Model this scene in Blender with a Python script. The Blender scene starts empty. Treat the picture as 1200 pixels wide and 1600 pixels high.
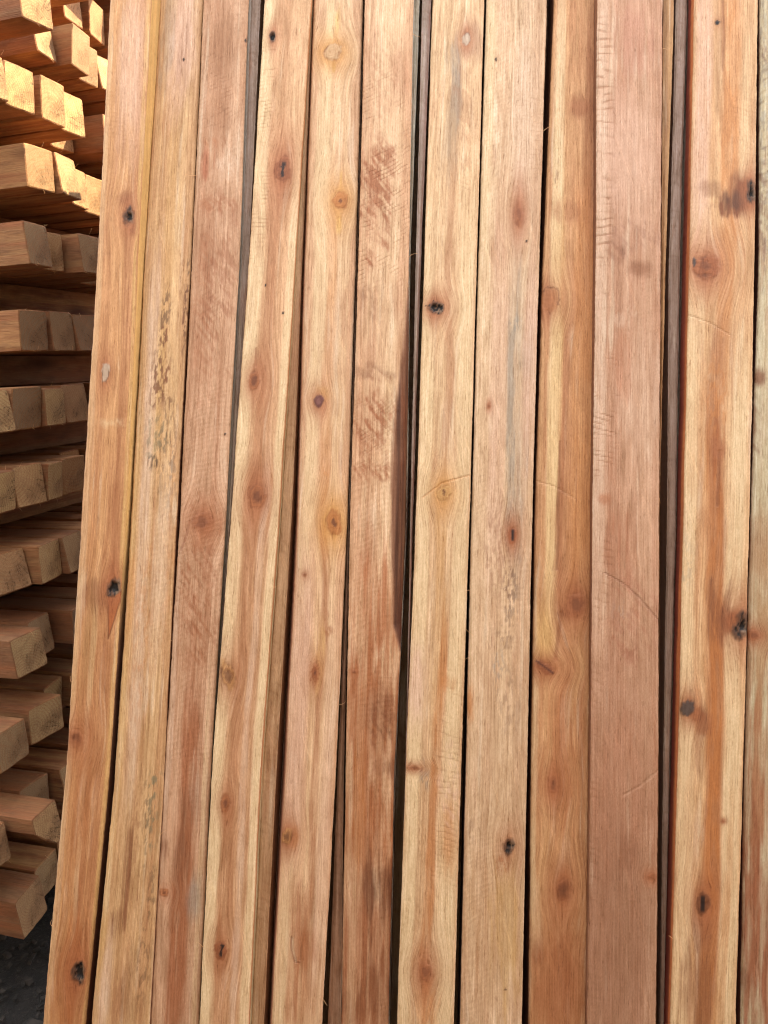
import bpy, math, random
import numpy as np
from mathutils import Vector, Matrix

sc = bpy.context.scene
COL = sc.collection
R = math.radians

# ---------------------------------------------------------------- camera
CAM = Vector((0, 0, 1.1))
cam_d = bpy.data.cameras.new('camera')
cam = bpy.data.objects.new('camera', cam_d)
COL.objects.link(cam)
fw = Vector((0, 0.98162718, -0.190809))
up = Vector((0.04361939, 0.19062739, 0.98069289))
rt = Vector((0.99904822, -0.00832297, -0.04281798))
m = Matrix((rt, up, -fw)).transposed().to_4x4()
m.translation = CAM
cam.matrix_world = m
cam_d.sensor_fit = 'VERTICAL'
cam_d.sensor_height = 32.0
cam_d.sensor_width = 24.0
cam_d.lens = 1202.0 / 1600.0 * 32.0
cam_d.clip_start = 0.02
cam_d.clip_end = 500
sc.camera = cam

# ---------------------------------------------------------------- light
SUN = Vector((0.62, 0.30, 0.70)).normalized()      # direction towards the sun
SKY_STRENGTH = 0.15
SUN_STRENGTH = 5.0
EXPOSURE = 2.12
world = bpy.data.worlds.new("World")
sc.world = world
world.use_nodes = True
wn = world.node_tree
wn.nodes.clear()
wo = wn.nodes.new('ShaderNodeOutputWorld')
wb = wn.nodes.new('ShaderNodeBackground')
sky = wn.nodes.new('ShaderNodeTexSky')
sky.sky_type = 'NISHITA'
sky.sun_disc = False
sky.sun_elevation = math.asin(SUN.z)
sky.sun_rotation = math.atan2(SUN.x, SUN.y)
sky.air_density = 1.0
sky.dust_density = 4.0
sky.ozone_density = 0.6
# broken bright cloud over the hazy sky
tc = wn.nodes.new('ShaderNodeTexCoord')
cn = wn.nodes.new('ShaderNodeTexNoise')
cn.inputs['Scale'].default_value = 2.2
cn.inputs['Detail'].default_value = 6
cr = wn.nodes.new('ShaderNodeValToRGB')
cr.color_ramp.elements[0].position = 0.30
cr.color_ramp.elements[1].position = 0.55
mx = wn.nodes.new('ShaderNodeMix')
mx.data_type = 'RGBA'
mx.inputs[7].default_value = (5.2, 5.3, 5.3, 1)
wn.links.new(tc.outputs['Generated'], cn.inputs['Vector'])
wn.links.new(cn.outputs['Fac'], cr.inputs['Fac'])
wn.links.new(cr.outputs['Color'], mx.inputs[0])
wn.links.new(sky.outputs['Color'], mx.inputs[6])
wn.links.new(mx.outputs[2], wb.inputs['Color'])
wb.inputs['Strength'].default_value = SKY_STRENGTH
wn.links.new(wb.outputs[0], wo.inputs['Surface'])

sun_d = bpy.data.lights.new('sun', 'SUN')
sun_d.energy = SUN_STRENGTH
sun_d.angle = R(0.5)
sun_d.color = (1.0, 0.84, 0.54)
sun_o = bpy.data.objects.new('sun', sun_d)
COL.objects.link(sun_o)
sun_o.rotation_euler = SUN.to_track_quat('Z', 'Y').to_euler()

sc.view_settings.view_transform = 'Standard'
sc.view_settings.look = 'None'
sc.view_settings.gamma = 1.0
sc.view_settings.exposure = EXPOSURE
sc.render.engine = 'CYCLES'
sc.cycles.filter_width = 1.15
sc.cycles.max_bounces = 8
sc.cycles.diffuse_bounces = 5

# ---------------------------------------------------------------- helpers
def lin(c):
    c = np.asarray(c, dtype=np.float64) / 255.0
    return np.where(c <= 0.04045, c / 12.92, ((c + 0.055) / 1.055) ** 2.4)

def sstep(a, b, x):
    t = np.clip((x - a) / (b - a + 1e-12), 0, 1)
    return t * t * (3 - 2 * t)

def _h(ix, iy, iz, seed):
    h = (ix.astype(np.int64) * 374761393 + iy.astype(np.int64) * 668265263 + iz.astype(np.int64) * 2147483647 + seed * 974634777) & 0xffffffff
    h = ((h ^ (h >> 13)) * 1274126177) & 0xffffffff
    h = ((h ^ (h >> 16)) * 2246822519) & 0xffffffff
    return ((h ^ (h >> 15)) & 0xffffff) / float(0xffffff)

def vnoise(x, y, seed=0):
    """smooth value noise 0..1"""
    x = np.asarray(x, float); y = np.asarray(y, float)
    x0 = np.floor(x); y0 = np.floor(y)
    fx = x - x0; fy = y - y0
    fx = fx * fx * (3 - 2 * fx); fy = fy * fy * (3 - 2 * fy)
    z = np.zeros_like(x0)
    a = _h(x0, y0, z, seed); b = _h(x0 + 1, y0, z, seed)
    c = _h(x0, y0 + 1, z, seed); d = _h(x0 + 1, y0 + 1, z, seed)
    return (a * (1 - fx) + b * fx) * (1 - fy) + (c * (1 - fx) + d * fx) * fy

def fbm(x, y, seed=0, octv=4, gain=0.55):
    s = 0; a = 1; n = 0
    for o in range(octv):
        s = s + a * vnoise(x * 2 ** o + 17.3 * o, y * 2 ** o + 5.1 * o, seed + 31 * o)
        n += a; a *= gain
    return s / n

def tag(o, label=None, cat=None, group=None, kind=None):
    if label: o['label'] = label
    if cat: o['category'] = cat
    if group: o['group'] = group
    if kind: o['kind'] = kind
    return o

def nodes_mat(name):
    mt = bpy.data.materials.new(name)
    mt.use_nodes = True
    nt = mt.node_tree
    nt.nodes.clear()
    out = nt.nodes.new('ShaderNodeOutputMaterial')
    p = nt.nodes.new('ShaderNodeBsdfPrincipled')
    nt.links.new(p.outputs[0], out.inputs['Surface'])
    return mt, nt, p

class NT:
    """small wrapper for building node graphs"""
    def __init__(s, nt): s.nt = nt
    def n(s, t, **kw):
        x = s.nt.nodes.new(t)
        for k, v in kw.items(): setattr(x, k, v)
        return x
    def set(s, sock, v):
        if isinstance(v, bpy.types.NodeSocket): s.nt.links.new(v, sock)
        else: sock.default_value = v
    def math(s, op, a, b=0.0, c=None, clamp=False):
        x = s.n('ShaderNodeMath', operation=op, use_clamp=clamp)
        s.set(x.inputs[0], a); s.set(x.inputs[1], b)
        if c is not None: s.set(x.inputs[2], c)
        return x.outputs[0]
    def vmath(s, op, a, b):
        x = s.n('ShaderNodeVectorMath', operation=op)
        s.set(x.inputs[0], a); s.set(x.inputs[1], b)
        return x.outputs[0]
    def noise(s, vec, scale=1.0, detail=2.0, rough=0.5, dist=0.0):
        x = s.n('ShaderNodeTexNoise')
        s.set(x.inputs['Vector'], vec)
        x.inputs['Scale'].default_value = scale; x.inputs['Detail'].default_value = detail
        x.inputs['Roughness'].default_value = rough; x.inputs['Distortion'].default_value = dist
        return x.outputs['Fac']
    def mapr(s, v, a, b, c=0.0, d=1.0):
        x = s.n('ShaderNodeMapRange'); x.clamp = True
        s.set(x.inputs[0], v)
        for i, q in enumerate((a, b, c, d)): s.set(x.inputs[i + 1], q)
        return x.outputs[0]
    def mix(s, f, a, b, mode='MIX'):
        x = s.n('ShaderNodeMix', data_type='RGBA', blend_type=mode)
        s.set(x.inputs[0], f); s.set(x.inputs[6], a); s.set(x.inputs[7], b)
        return x.outputs[2]

def L4(c): 
    l = lin(c); return (float(l[0]), float(l[1]), float(l[2]), 1.0)

# ---------------------------------------------------------------- materials
ALB = np.array([0.765, 0.815, 0.88])      # overall reflectance of freshly sawn timber against the colour tables

def sawn_front_material():
    mt, nt, p = nodes_mat('sawn_pine_planed')
    q = NT(nt)
    col = q.n('ShaderNodeAttribute', attribute_name='tone').outputs['Color']
    gr = q.n('ShaderNodeAttribute', attribute_name='grain').outputs['Vector']
    bp = q.n('ShaderNodeAttribute', attribute_name='relief').outputs['Fac']
    fib = q.noise(q.vmath('MULTIPLY', gr, (750, 5, 40)), detail=3, rough=0.6)
    fine = q.noise(q.vmath('MULTIPLY', gr, (1500, 22, 40)), detail=2, rough=0.6)
    fuzz = q.noise(q.vmath('MULTIPLY', gr, (700, 320, 40)), detail=3, rough=0.65)
    pore = q.noise(q.vmath('MULTIPLY', gr, (1250, 75, 40)), detail=1, rough=0.5)
    mot = q.noise(q.vmath('MULTIPLY', gr, (120, 34, 40)), detail=3, rough=0.6)
    v = q.math('ADD', q.mapr(fib, 0.3, 0.7, -0.17, 0.13), q.mapr(fine, 0.3, 0.7, -0.17, 0.15))
    v = q.math('ADD', v, q.mapr(fuzz, 0.3, 0.7, -0.11, 0.11))
    v = q.math('ADD', v, q.mapr(mot, 0.3, 0.7, -0.10, 0.10))
    pm = q.mapr(pore, 0.27, 0.37, 0.30, 0.0)
    v = q.math('SUBTRACT', v, pm)
    v = q.math('ADD', v, 1.0)
    # darker fibres are also redder
    cc = q.n('ShaderNodeCombineColor')
    q.set(cc.inputs[0], q.math('POWER', v, 0.75)); q.set(cc.inputs[1], v); q.set(cc.inputs[2], q.math('POWER', v, 1.3))
    out = q.mix(1.0, col, cc.outputs[0], 'MULTIPLY')
    q.set(p.inputs['Base Color'], out)
    p.inputs['Roughness'].default_value = 0.62
    p.inputs['Specular IOR Level'].default_value = 0.35
    h = q.math('ADD', q.math('MULTIPLY', fib, 0.5), q.math('MULTIPLY', fuzz, 0.5))
    h = q.math('ADD', h, q.math('MULTIPLY', fine, 0.4))
    h = q.math('SUBTRACT', h, q.math('MULTIPLY', pm, 2.0))
    h = q.math('ADD', h, q.math('MULTIPLY', bp, 1.6))
    b = q.n('ShaderNodeBump')
    b.inputs['Strength'].default_value = 0.65; b.inputs['Distance'].default_value = 0.0007
    q.set(b.inputs['Height'], h); q.set(p.inputs['Normal'], b.outputs[0])
    return mt

def stack_side_material():
    mt, nt, p = nodes_mat('sawn_pine_sides')
    q = NT(nt)
    tc = q.n('ShaderNodeTexCoord').outputs['Object']
    rnd = q.n('ShaderNodeObjectInfo').outputs['Random']
    off = q.n('ShaderNodeCombineXYZ')
    q.set(off.inputs[0], q.math('MULTIPLY', rnd, 31.0)); q.set(off.inputs[1], q.math('MULTIPLY', rnd, 17.0)); q.set(off.inputs[2], q.math('MULTIPLY', rnd, 7.0))
    v = q.vmath('ADD', tc, off.outputs[0])
    st = q.noise(q.vmath('MULTIPLY', v, (2.0, 55, 55)), detail=4, rough=0.6, dist=0.4)
    fb = q.noise(q.vmath('MULTIPLY', v, (26, 900, 900)), detail=3, rough=0.6)
    mo = q.noise(q.vmath('MULTIPLY', v, (14, 45, 45)), detail=4, rough=0.65)
    kn = q.n('ShaderNodeTexVoronoi'); kn.inputs['Scale'].default_value = 1.0
    q.set(kn.inputs['Vector'], q.vmath('MULTIPLY', v, (3.6, 13, 13)))
    kd = q.mapr(kn.outputs['Distance'], 0.06, 0.24, 1.0, 0.0)
    base = q.mix(q.mapr(rnd, 0, 1), L4((188, 142, 94)), L4((140, 104, 74)))
    c = q.mix(q.mapr(st, 0.38, 0.62), base, L4((154, 100, 66)))
    c = q.mix(q.mapr(mo, 0.46, 0.70, 0, 0.65), c, L4((104, 70, 50)))
    c = q.mix(kd, c, L4((92, 54, 34)))
    c = q.mix(q.mapr(fb, 0.3, 0.7, 0.0, 0.55), c, L4((96, 60, 40)))
    q.set(p.inputs['Base Color'], c)
    p.inputs['Roughness'].default_value = 0.8
    p.inputs['Specular IOR Level'].default_value = 0.25
    b = q.n('ShaderNodeBump'); b.inputs['Strength'].default_value = 0.9; b.inputs['Distance'].default_value = 0.002
    q.set(b.inputs['Height'], q.math('ADD', fb, mo)); q.set(p.inputs['Normal'], b.outputs[0])
    return mt

def stack_end_material():
    mt, nt, p = nodes_mat('end_grain')
    q = NT(nt)
    tc = q.n('ShaderNodeTexCoord').outputs['Object']
    rnd = q.n('ShaderNodeObjectInfo').outputs['Random']
    r2 = q.math('FRACT', q.math('MULTIPLY', rnd, 57.31))
    r3 = q.math('FRACT', q.math('MULTIPLY', rnd, 191.7))
    sp = q.n('ShaderNodeSeparateXYZ'); q.set(sp.inputs[0], tc)
    cy = q.math('MULTIPLY', q.math('SUBTRACT', r2, 0.2), 0.12)
    cz = q.math('MULTIPLY', q.math('SUBTRACT', r3, 0.3), 0.11)
    y = q.math('SUBTRACT', sp.outputs[1], cy); z = q.math('SUBTRACT', sp.outputs[2], cz)
    wob = q.noise(tc, scale=38, detail=3)
    rad = q.math('SQRT', q.math('ADD', q.math('MULTIPLY', y, y), q.math('MULTIPLY', z, z)))
    rad = q.math('ADD', rad, q.math('MULTIPLY', wob, 0.005))
    ring = q.math('SINE', q.math('MULTIPLY', rad, q.mapr(rnd, 0, 1, 850.0, 1350.0)))
    ang = q.math('ARCTAN2', y, z)
    rv = q.n('ShaderNodeCombineXYZ'); q.set(rv.inputs[0], q.math('MULTIPLY', ang, 9.0)); q.set(rv.inputs[1], q.math('MULTIPLY', rad, 26.0)); q.set(rv.inputs[2], q.math('MULTIPLY', rnd, 40.0))
    crk = q.noise(rv.outputs[0], scale=1.0, detail=3, rough=0.6)
    crack = q.math('MULTIPLY', q.mapr(q.math('ABSOLUTE', q.math('SUBTRACT', crk, 0.5)), 0.0, 0.018, 0.85, 0.0), q.mapr(q.noise(tc, scale=24, detail=1), 0.50, 0.58))
    saw = q.noise(q.vmath('MULTIPLY', tc, (10, 320, 900)), detail=2)
    dirt = q.noise(tc, scale=22, detail=3, rough=0.55)
    base = q.mix(r2, L4((188, 158, 112)), L4((128, 106, 86)))
    base = q.mix(q.mapr(r3, 0.55, 1.0, 0.0, 0.6), base, L4((170, 128, 92)))
    c = q.mix(q.math('MULTIPLY', q.mapr(ring, -0.2, 0.9, 0, 0.58), q.mapr(q.noise(tc, scale=26, detail=2), 0.35, 0.6, 0.35, 1.0)), base, L4((150, 104, 70)))
    c = q.mix(q.mapr(q.noise(rv.outputs[0], scale=0.5, detail=4, rough=0.7), 0.5, 0.68, 0, 0.5), c, L4((152, 112, 82)))
    c = q.mix(q.mapr(dirt, 0.46, 0.70, 0, 0.6), c, L4((112, 84, 62)))
    c = q.mix(q.mapr(saw, 0.42, 0.66, 0, 0.55), c, L4((120, 86, 60)))
    c = q.mix(crack, c, L4((46, 30, 22)))
    q.set(p.inputs['Base Color'], c)
    p.inputs['Roughness'].default_value = 0.85
    p.inputs['Specular IOR Level'].default_value = 0.2
    h = q.math('SUBTRACT', q.math('ADD', saw, dirt), q.math('MULTIPLY', crack, 2.0))
    b = q.n('ShaderNodeBump'); b.inputs['Strength'].default_value = 0.5; b.inputs['Distance'].default_value = 0.0010
    q.set(b.inputs['Height'], h); q.set(p.inputs['Normal'], b.outputs[0])
    return mt

def bark_material():  # dark bark look, used only on the added sky-blocking piles
    mt, nt, p = nodes_mat('bark')
    q = NT(nt)
    tc = q.n('ShaderNodeTexCoord').outputs['Object']
    a = q.noise(q.vmath('MULTIPLY', tc, (40, 160, 160)), detail=5, rough=0.7)
    c = q.mix(q.mapr(a, 0.35, 0.65), L4((58, 42, 34)), L4((150, 132, 116)))
    q.set(p.inputs['Base Color'], c); p.inputs['Roughness'].default_value = 0.95
    b = q.n('ShaderNodeBump'); b.inputs['Distance'].default_value = 0.003
    q.set(b.inputs['Height'], a); q.set(p.inputs['Normal'], b.outputs[0])
    return mt

def fibre_material():
    mt, nt, p = nodes_mat('torn_fibre')
    q = NT(nt)
    a = q.noise(q.n('ShaderNodeTexCoord').outputs['Object'], scale=300)
    q.set(p.inputs['Base Color'], q.mix(a, L4((226, 180, 128)), L4((200, 140, 90))))
    p.inputs['Roughness'].default_value = 0.6
    return mt

def ground_material():
    mt, nt, p = nodes_mat('dark_dirt')
    q = NT(nt)
    tc = q.n('ShaderNodeTexCoord').outputs['Object']
    a = q.noise(tc, scale=22, detail=6, rough=0.7)
    b_ = q.noise(tc, scale=160, detail=4, rough=0.7)
    c = q.mix(q.mapr(a, 0.35, 0.65), L4((20, 18, 17)), L4((32, 28, 26)))
    c = q.mix(q.mapr(b_, 0.55, 0.72, 0, 0.7), c, L4((66, 58, 51)))
    q.set(p.inputs['Base Color'], c); p.inputs['Roughness'].default_value = 0.95
    b = q.n('ShaderNodeBump'); b.inputs['Distance'].default_value = 0.01
    q.set(b.inputs['Height'], q.math('ADD', a, q.math('MULTIPLY', b_, 0.4))); q.set(p.inputs['Normal'], b.outputs[0])
    return mt

def stone_material():
    mt, nt, p = nodes_mat('chips_and_gravel')
    q = NT(nt)
    tc = q.n('ShaderNodeTexCoord').outputs['Object']
    a = q.noise(tc, scale=45, detail=2)
    c = q.mix(q.mapr(a, 0.4, 0.6), L4((24, 22, 20)), L4((52, 46, 42)))
    q.set(p.inputs['Base Color'], c); p.inputs['Roughness'].default_value = 0.9
    return mt

M_FRONT = sawn_front_material(); M_SIDE = stack_side_material(); M_END = stack_end_material()
M_BARK = bark_material(); M_FIB = fibre_material(); M_GRD = ground_material(); M_STONE = stone_material()

# ---------------------------------------------------------------- leaning plane
P0 = np.array([0.0, 0.88346447, 0.9282719])
ES = np.array([0.9954559, -0.07056449, -0.06393903])
EN = np.array([-0.05030116, -0.9598033, 0.27612936])
ET = np.array([0.08085382, 0.27165839, 0.95899133])
THICK = 0.052
BACK_TOP = 1.62
BACK_X = -0.28
BEAMS = {
1: dict(rows=[(0.6152, -0.3576, -0.3065, 0.03), (0.2957, -0.3551, -0.3057, 0.021), (-0.0119, -0.3567, -0.3036, 0.012), (-0.3086, -0.3576, -0.3062, 0.003), (-0.5961, -0.3683, -0.3185, -0.006)],
  base=[(216, 158, 104), (196, 134, 86)], side=(196, 146, 100), feats=[
   ('S', (226, 178, 110), 0.6, 0.045, [(0.96, 0.6153), (0.96, -0.5977)], 0.5),
   ('S', (170, 104, 64), 0.54, 0.09, [(0.78, 0.311), (0.74, -0.088), (0.8, -0.455)], 0.8),
   ('S', (170, 104, 64), 0.48, 0.12, [(0.62, 0.0024), (0.6, -0.1627), (0.55, -0.3464), (0.6, -0.5977)], 0.8),
   ('S', (236, 200, 152), 0.36, 0.08, [(0.07, 0.6153), (0.05, -0.5977)], 0.4),
   ('P', (226, 180, 150), 0.6, 0.612, 0.518, 0.0165, 0.1123, 0),
   ('S', (236, 200, 152), 0.3, 0.06, [(0.45, -0.1254), (0.42, -0.2366), (0.5, -0.5267)], 0.7),
   ('P', (170, 130, 80), 0.48, 0.374, -0.1693, 0.0075, 0.0674, 3),
   ('K', 0.727, 0.3445, 0.0073, 0.011, 'hole', 0.9, 0.0225, 0.0225, 0.1),
   ('P', (132, 76, 44), 0.6, 0.626, 0.365, 0.009, 0.0105, 0),
   ('P', (132, 76, 44), 0.72, 0.838, 0.3289, 0.0045, 0.0105, 0),
   ('K', 0.372, 0.1534, 0.0046, 0.01, 'pale', 0.8, 0.0075, 0.009, 0),
   ('K', 0.83, -0.0991, 0.0073, 0.011, 'hole', 1.0, 0.0262, 0.015, 0.15),
   ('T', (178, 96, 48), 0.9, 0.81, -0.1312, 0.009, 0.0285),
   ('K', 0.193, -0.2743, 0.0091, 0.0119, 'soft', 0.8, 0.0075, 0.0075, 0),
   ('K', 0.741, -0.54, 0.0082, 0.0128, 'hole', 0.9, 0.0187, 0.0262, 0),
   ('P', (132, 76, 44), 0.54, 0.448, -0.1096, 0.0195, 0.018, 3),
   ('P', (236, 200, 152), 0.6, 0.587, 0.0946, 0.0165, 0.006, 2),
   ('P', (132, 76, 44), 0.36, 0.368, -0.5255, 0.015, 0.0225, 3),
   ('P', (176, 100, 52), 0.72, 0.602, -0.5532, 0.0165, 0.0824, 3),
   ('P', (176, 108, 62), 0.6, 0.466, -0.3452, 0.015, 0.0899, 3),
   ('W', 0, 0.9, 0.3504, 0.5665, 0.0052, 0.25, 0.25)]),
2: dict(rows=[(0.6387, -0.3073, -0.2523, 0.0), (0.3051, -0.3051, -0.2478, 0.001), (-0.0092, -0.3006, -0.2458, 0.002), (-0.3056, -0.2994, -0.2424, 0.003), (-0.5859, -0.3078, -0.2413, 0.004)],
  base=[(222, 176, 124), (198, 146, 98)], side=(160, 100, 70), feats=[
   ('P', (226, 180, 150), 0.84, 0.57, 0.5874, 0.0195, 0.0973, 0),
   ('P', (132, 76, 44), 0.336, 0.682, 0.5449, 0.0105, 0.0674, 3),
   ('P', (150, 138, 122), 0.36, 0.23, 0.5874, 0.009, 0.0674, 3),
   ('S', (226, 178, 110), 0.42, 0.12, [(0.5, 0.4193), (0.45, 0.0669)], 0.6),
   ('S', (226, 188, 156), 0.72, 0.13, [(0.26, 0.2562), (0.28, 0.0669), (0.3, -0.0859), (0.3, -0.307)], 0.7),
   ('P', (104, 68, 44), 0.9, 0.515, 0.2288, 0.009, 0.0374, 1),
   ('P', (104, 68, 44), 0.78, 0.475, 0.1535, 0.0135, 0.0449, 1),
   ('P', (90, 62, 42), 0.96, 0.956, 0.2492, 0.0037, 0.0674, 1),
   ('P', (104, 72, 50), 0.6, 0.726, 0.068, 0.015, 0.0674, 1),
   ('P', (132, 76, 44), 0.96, 0.538, 0.2049, 0.009, 0.0135, 1),
   ('P', (132, 76, 44), 0.9, 0.635, 0.1615, 0.0075, 0.015, 1),
   ('P', (132, 76, 44), 0.66, 0.483, 0.1456, 0.0165, 0.0449, 1),
   ('P', (132, 76, 44), 0.72, 0.958, 0.2332, 0.0045, 0.0449, 1),
   ('P', (132, 76, 44), 0.6, 0.842, 0.2812, 0.0037, 0.0225, 1),
   ('P', (66, 40, 28), 0.9, 0.434, 0.0506, 0.0105, 0.0097, 1),
   ('P', (118, 112, 84), 0.6, 0.473, 0.0831, 0.0165, 0.03, 1),
   ('P', (150, 138, 122), 0.36, 0.845, -0.0085, 0.009, 0.0674, 1),
   ('P', (118, 112, 84), 0.84, 0.811, -0.3226, 0.0105, 0.021, 1),
   ('P', (118, 112, 84), 0.78, 0.813, -0.369, 0.009, 0.0449, 1),
   ('P', (66, 40, 28), 0.54, 0.854, -0.5159, 0.0105, 0.0562, 1),
   ('P', (66, 40, 28), 0.54, 0.898, -0.4462, 0.006, 0.0374, 1),
   ('P', (132, 76, 44), 0.72, 0.405, -0.4199, 0.0082, 0.0487, 3),
   ('P', (132, 76, 44), 0.72, 0.339, -0.4763, 0.0105, 0.0165, 3),
   ('P', (132, 76, 44), 0.36, 0.558, -0.3769, 0.015, 0.0674, 1),
   ('P', (132, 76, 44), 0.42, 0.55, -0.5584, 0.0187, 0.0449, 3),
   ('P', (226, 188, 156), 0.6, 0.195, -0.5462, 0.0075, 0.0599, 0),
   ('P', (206, 132, 72), 0.36, 0.875, -0.0841, 0.012, 0.0899, 1),
   ('P', (206, 132, 72), 0.42, 0.442, -0.1596, 0.015, 0.1198, 1),
   ('S', (226, 178, 110), 0.36, 0.06, [(0.05, 0.0669), (0.05, -0.5882)], 0.4),
   ('K', 0.625, 0.5593, 0.0015, 0.0022, 'hole', 0.2, 0.0022, 0.0022, 0),
   ('P', (226, 188, 156), 0.48, 0.709, -0.0844, 0.0105, 0.1198, 0),
   ('P', (206, 132, 72), 0.48, 0.052, -0.1158, 0.0105, 0.0449, 3)]),
3: dict(rows=[(0.6352, -0.2502, -0.1933, 0.004), (0.3051, -0.2455, -0.1872, 0.003), (-0.0072, -0.2419, -0.1867, 0.002), (-0.3032, -0.2423, -0.1885, 0.001), (-0.5841, -0.2419, -0.1865, 0.0)],
  base=[(214, 166, 128), (190, 138, 100)], side=(150, 140, 128), feats=[
   ('P', (160, 108, 70), 0.72, 0.525, 0.5761, 0.0195, 0.0562, 0),
   ('P', (166, 112, 74), 0.72, 0.553, 0.4926, 0.012, 0.0449, 0),
   ('P', (160, 106, 70), 0.6, 0.394, 0.321, 0.015, 0.0374, 3),
   ('P', (180, 110, 74), 0.96, 0.213, 0.4225, 0.0075, 0.0195, 3),
   ('P', (226, 188, 156), 0.72, 0.656, 0.4202, 0.0135, 0.018, 2),
   ('P', (170, 104, 64), 0.72, 0.374, 0.4496, 0.0165, 0.0075, 2),
   ('P', (170, 104, 64), 0.72, 0.524, 0.3712, 0.018, 0.009, 2),
   ('P', (170, 104, 64), 0.6, 0.297, 0.3049, 0.009, 0.0449, 2),
   ('P', (170, 104, 64), 0.42, 0.317, 0.249, 0.0135, 0.0374, 2),
   ('P', (170, 104, 64), 0.48, 0.445, 0.178, 0.015, 0.0524, 2),
   ('S', (170, 104, 64), 0.36, 0.07, [(0.75, 0.1775), (0.72, -0.0081), (0.75, -0.1211)], 0.7),
   ('K', 0.499, -0.0186, 0.0119, 0.011, 'soft', 0.8, 0.009, 0.0187, 0),
   ('P', (170, 104, 64), 0.72, 0.782, -0.0234, 0.0075, 0.0135, 3),
   ('P', (170, 104, 64), 0.6, 0.469, -0.0677, 0.015, 0.0599, 2),
   ('P', (170, 104, 64), 0.6, 0.667, -0.1197, 0.018, 0.03, 2),
   ('P', (170, 104, 64), 0.48, 0.431, -0.1573, 0.0135, 0.0449, 2),
   ('S', (166, 98, 60), 0.84, 0.22, [(0.55, -0.2173), (0.55, -0.3406), (0.5, -0.4471), (0.5, -0.5859)], 0.9),
   ('P', (132, 76, 44), 0.9, 0.112, -0.3937, 0.0067, 0.018, 3),
   ('P', (132, 76, 44), 0.72, 0.518, -0.389, 0.009, 0.0449, 3),
   ('P', (132, 76, 44), 0.48, 0.633, -0.3388, 0.0135, 0.03, 3),
   ('K', 0.138, -0.4431, 0.0055, 0.0046, 'tight', 0.5, 0.0037, 0.0037, 0),
   ('S', (226, 188, 156), 0.48, 0.06, [(0.08, -0.0837), (0.08, -0.3406)], 0.5),
   ('S', (236, 200, 152), 0.48, 0.05, [(0.9, -0.2319), (0.9, -0.5859)], 0.5),
   ('P', (150, 138, 122), 0.54, 0.804, -0.4445, 0.009, 0.03, 0),
   ('L', (120, 60, 40), 0.5, [(0.078, -0.0535), (0.158, -0.0382), (0.221, -0.0191)], 0.0011),
   ('K', 0.975, 0.5819, 0.0015, 0.003, 'hole', 0.2, 0.0022, 0.0022, 0),
   ('K', 0.898, 0.0868, 0.0012, 0.0019, 'hole', 0.1, 0.0022, 0.0022, 0),
   ('P', (160, 98, 62), 0.72, 0.636, 0.2732, 0.018, 0.0899, 2),
   ('P', (160, 98, 62), 0.72, 0.531, -0.0976, 0.0195, 0.0824, 2),
   ('W', 0, 0.95, 0.4429, 0.5846, 0.006, -0.5, 0.5),
   ('W', 0, 1, 0.209, 0.3207, 0.0067, -0.6, 0.45),
   ('W', 0, 1, -0.1583, -0.0233, 0.0067, 0.4, 0.5)]),
4: dict(rows=[(0.6348, -0.1731, -0.1144, 0.004), (0.3054, -0.175, -0.1188, 0.0045), (-0.0054, -0.1798, -0.1236, 0.005), (-0.2993, -0.1858, -0.1304, 0.0055), (-0.5769, -0.1842, -0.1289, 0.006)],
  base=[(224, 176, 130), (206, 152, 108)], side=(190, 165, 110), feats=[
   ('S', (236, 200, 152), 1.0, 0.16, [(0.1, 0.635), (0.14, 0.321), (0.1, 0.0698), (0.08, -0.2286), (0.1, -0.5788)], 0.45),
   ('S', (236, 200, 152), 0.96, 0.09, [(0.93, 0.3613), (0.92, -0.0063), (0.93, -0.5788)], 0.4),
   ('S', (170, 104, 64), 0.42, 0.12, [(0.45, 0.3613), (0.45, -0.0815), (0.42, -0.3363), (0.4, -0.5788)], 0.9),
   ('S', (226, 188, 156), 0.54, 0.07, [(0.68, -0.0063), (0.66, -0.2286), (0.7, -0.5788)], 0.7),
   ('S', (170, 104, 64), 0.3, 0.05, [(0.75, -0.0815), (0.78, -0.5107)], 0.8),
   ('K', 0.225, 0.5867, 0.0041, 0.0073, 'hole', 0.9, 0.0225, 0.0187, 0),
   ('K', 0.621, 0.4145, 0.0091, 0.0155, 'crack', 0.9, 0.015, 0.0524, 0.1),
   ('K', 0.297, 0.1514, 0.0073, 0.0119, 'tight', 0.9, 0.0225, 0.0135, 0),
   ('K', 0.531, 0.0136, 0.01, 0.0137, 'tight', 0.9, 0.0135, 0.0187, 0),
   ('K', 0.189, -0.1954, 0.0082, 0.0155, 'ring', 0.7, 0.0075, 0.0135, -0.4),
   ('K', 0.315, -0.3382, 0.0064, 0.01, 'tight', 0.7, 0.009, 0.0187, 0),
   ('K', 0.383, -0.499, 0.0073, 0.011, 'crack', 0.6, 0.0112, 0.0187, 0.2),
   ('L', (132, 76, 44), 0.7, [(0.291, 0.1904), (0.316, 0.1693)], 0.001),
   ('K', 0.818, 0.235, 0.0015, 0.0019, 'hole', 0.1, 0.0022, 0.0022, 0),
   ('K', 0.404, 0.2694, 0.0011, 0.0019, 'hole', 0.1, 0.0022, 0.0022, 0),
   ('W', 0, 0.32, 0.2731, 0.5926, 0.0049, -0.12, 0.8),
   ('W', 0, 0.3, -0.1555, 0.1471, 0.006, 0.3, 0.2),
   ('P', (170, 104, 64), 0.3, 0.18, 0.3453, 0.0105, 0.0449, 3)]),
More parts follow.
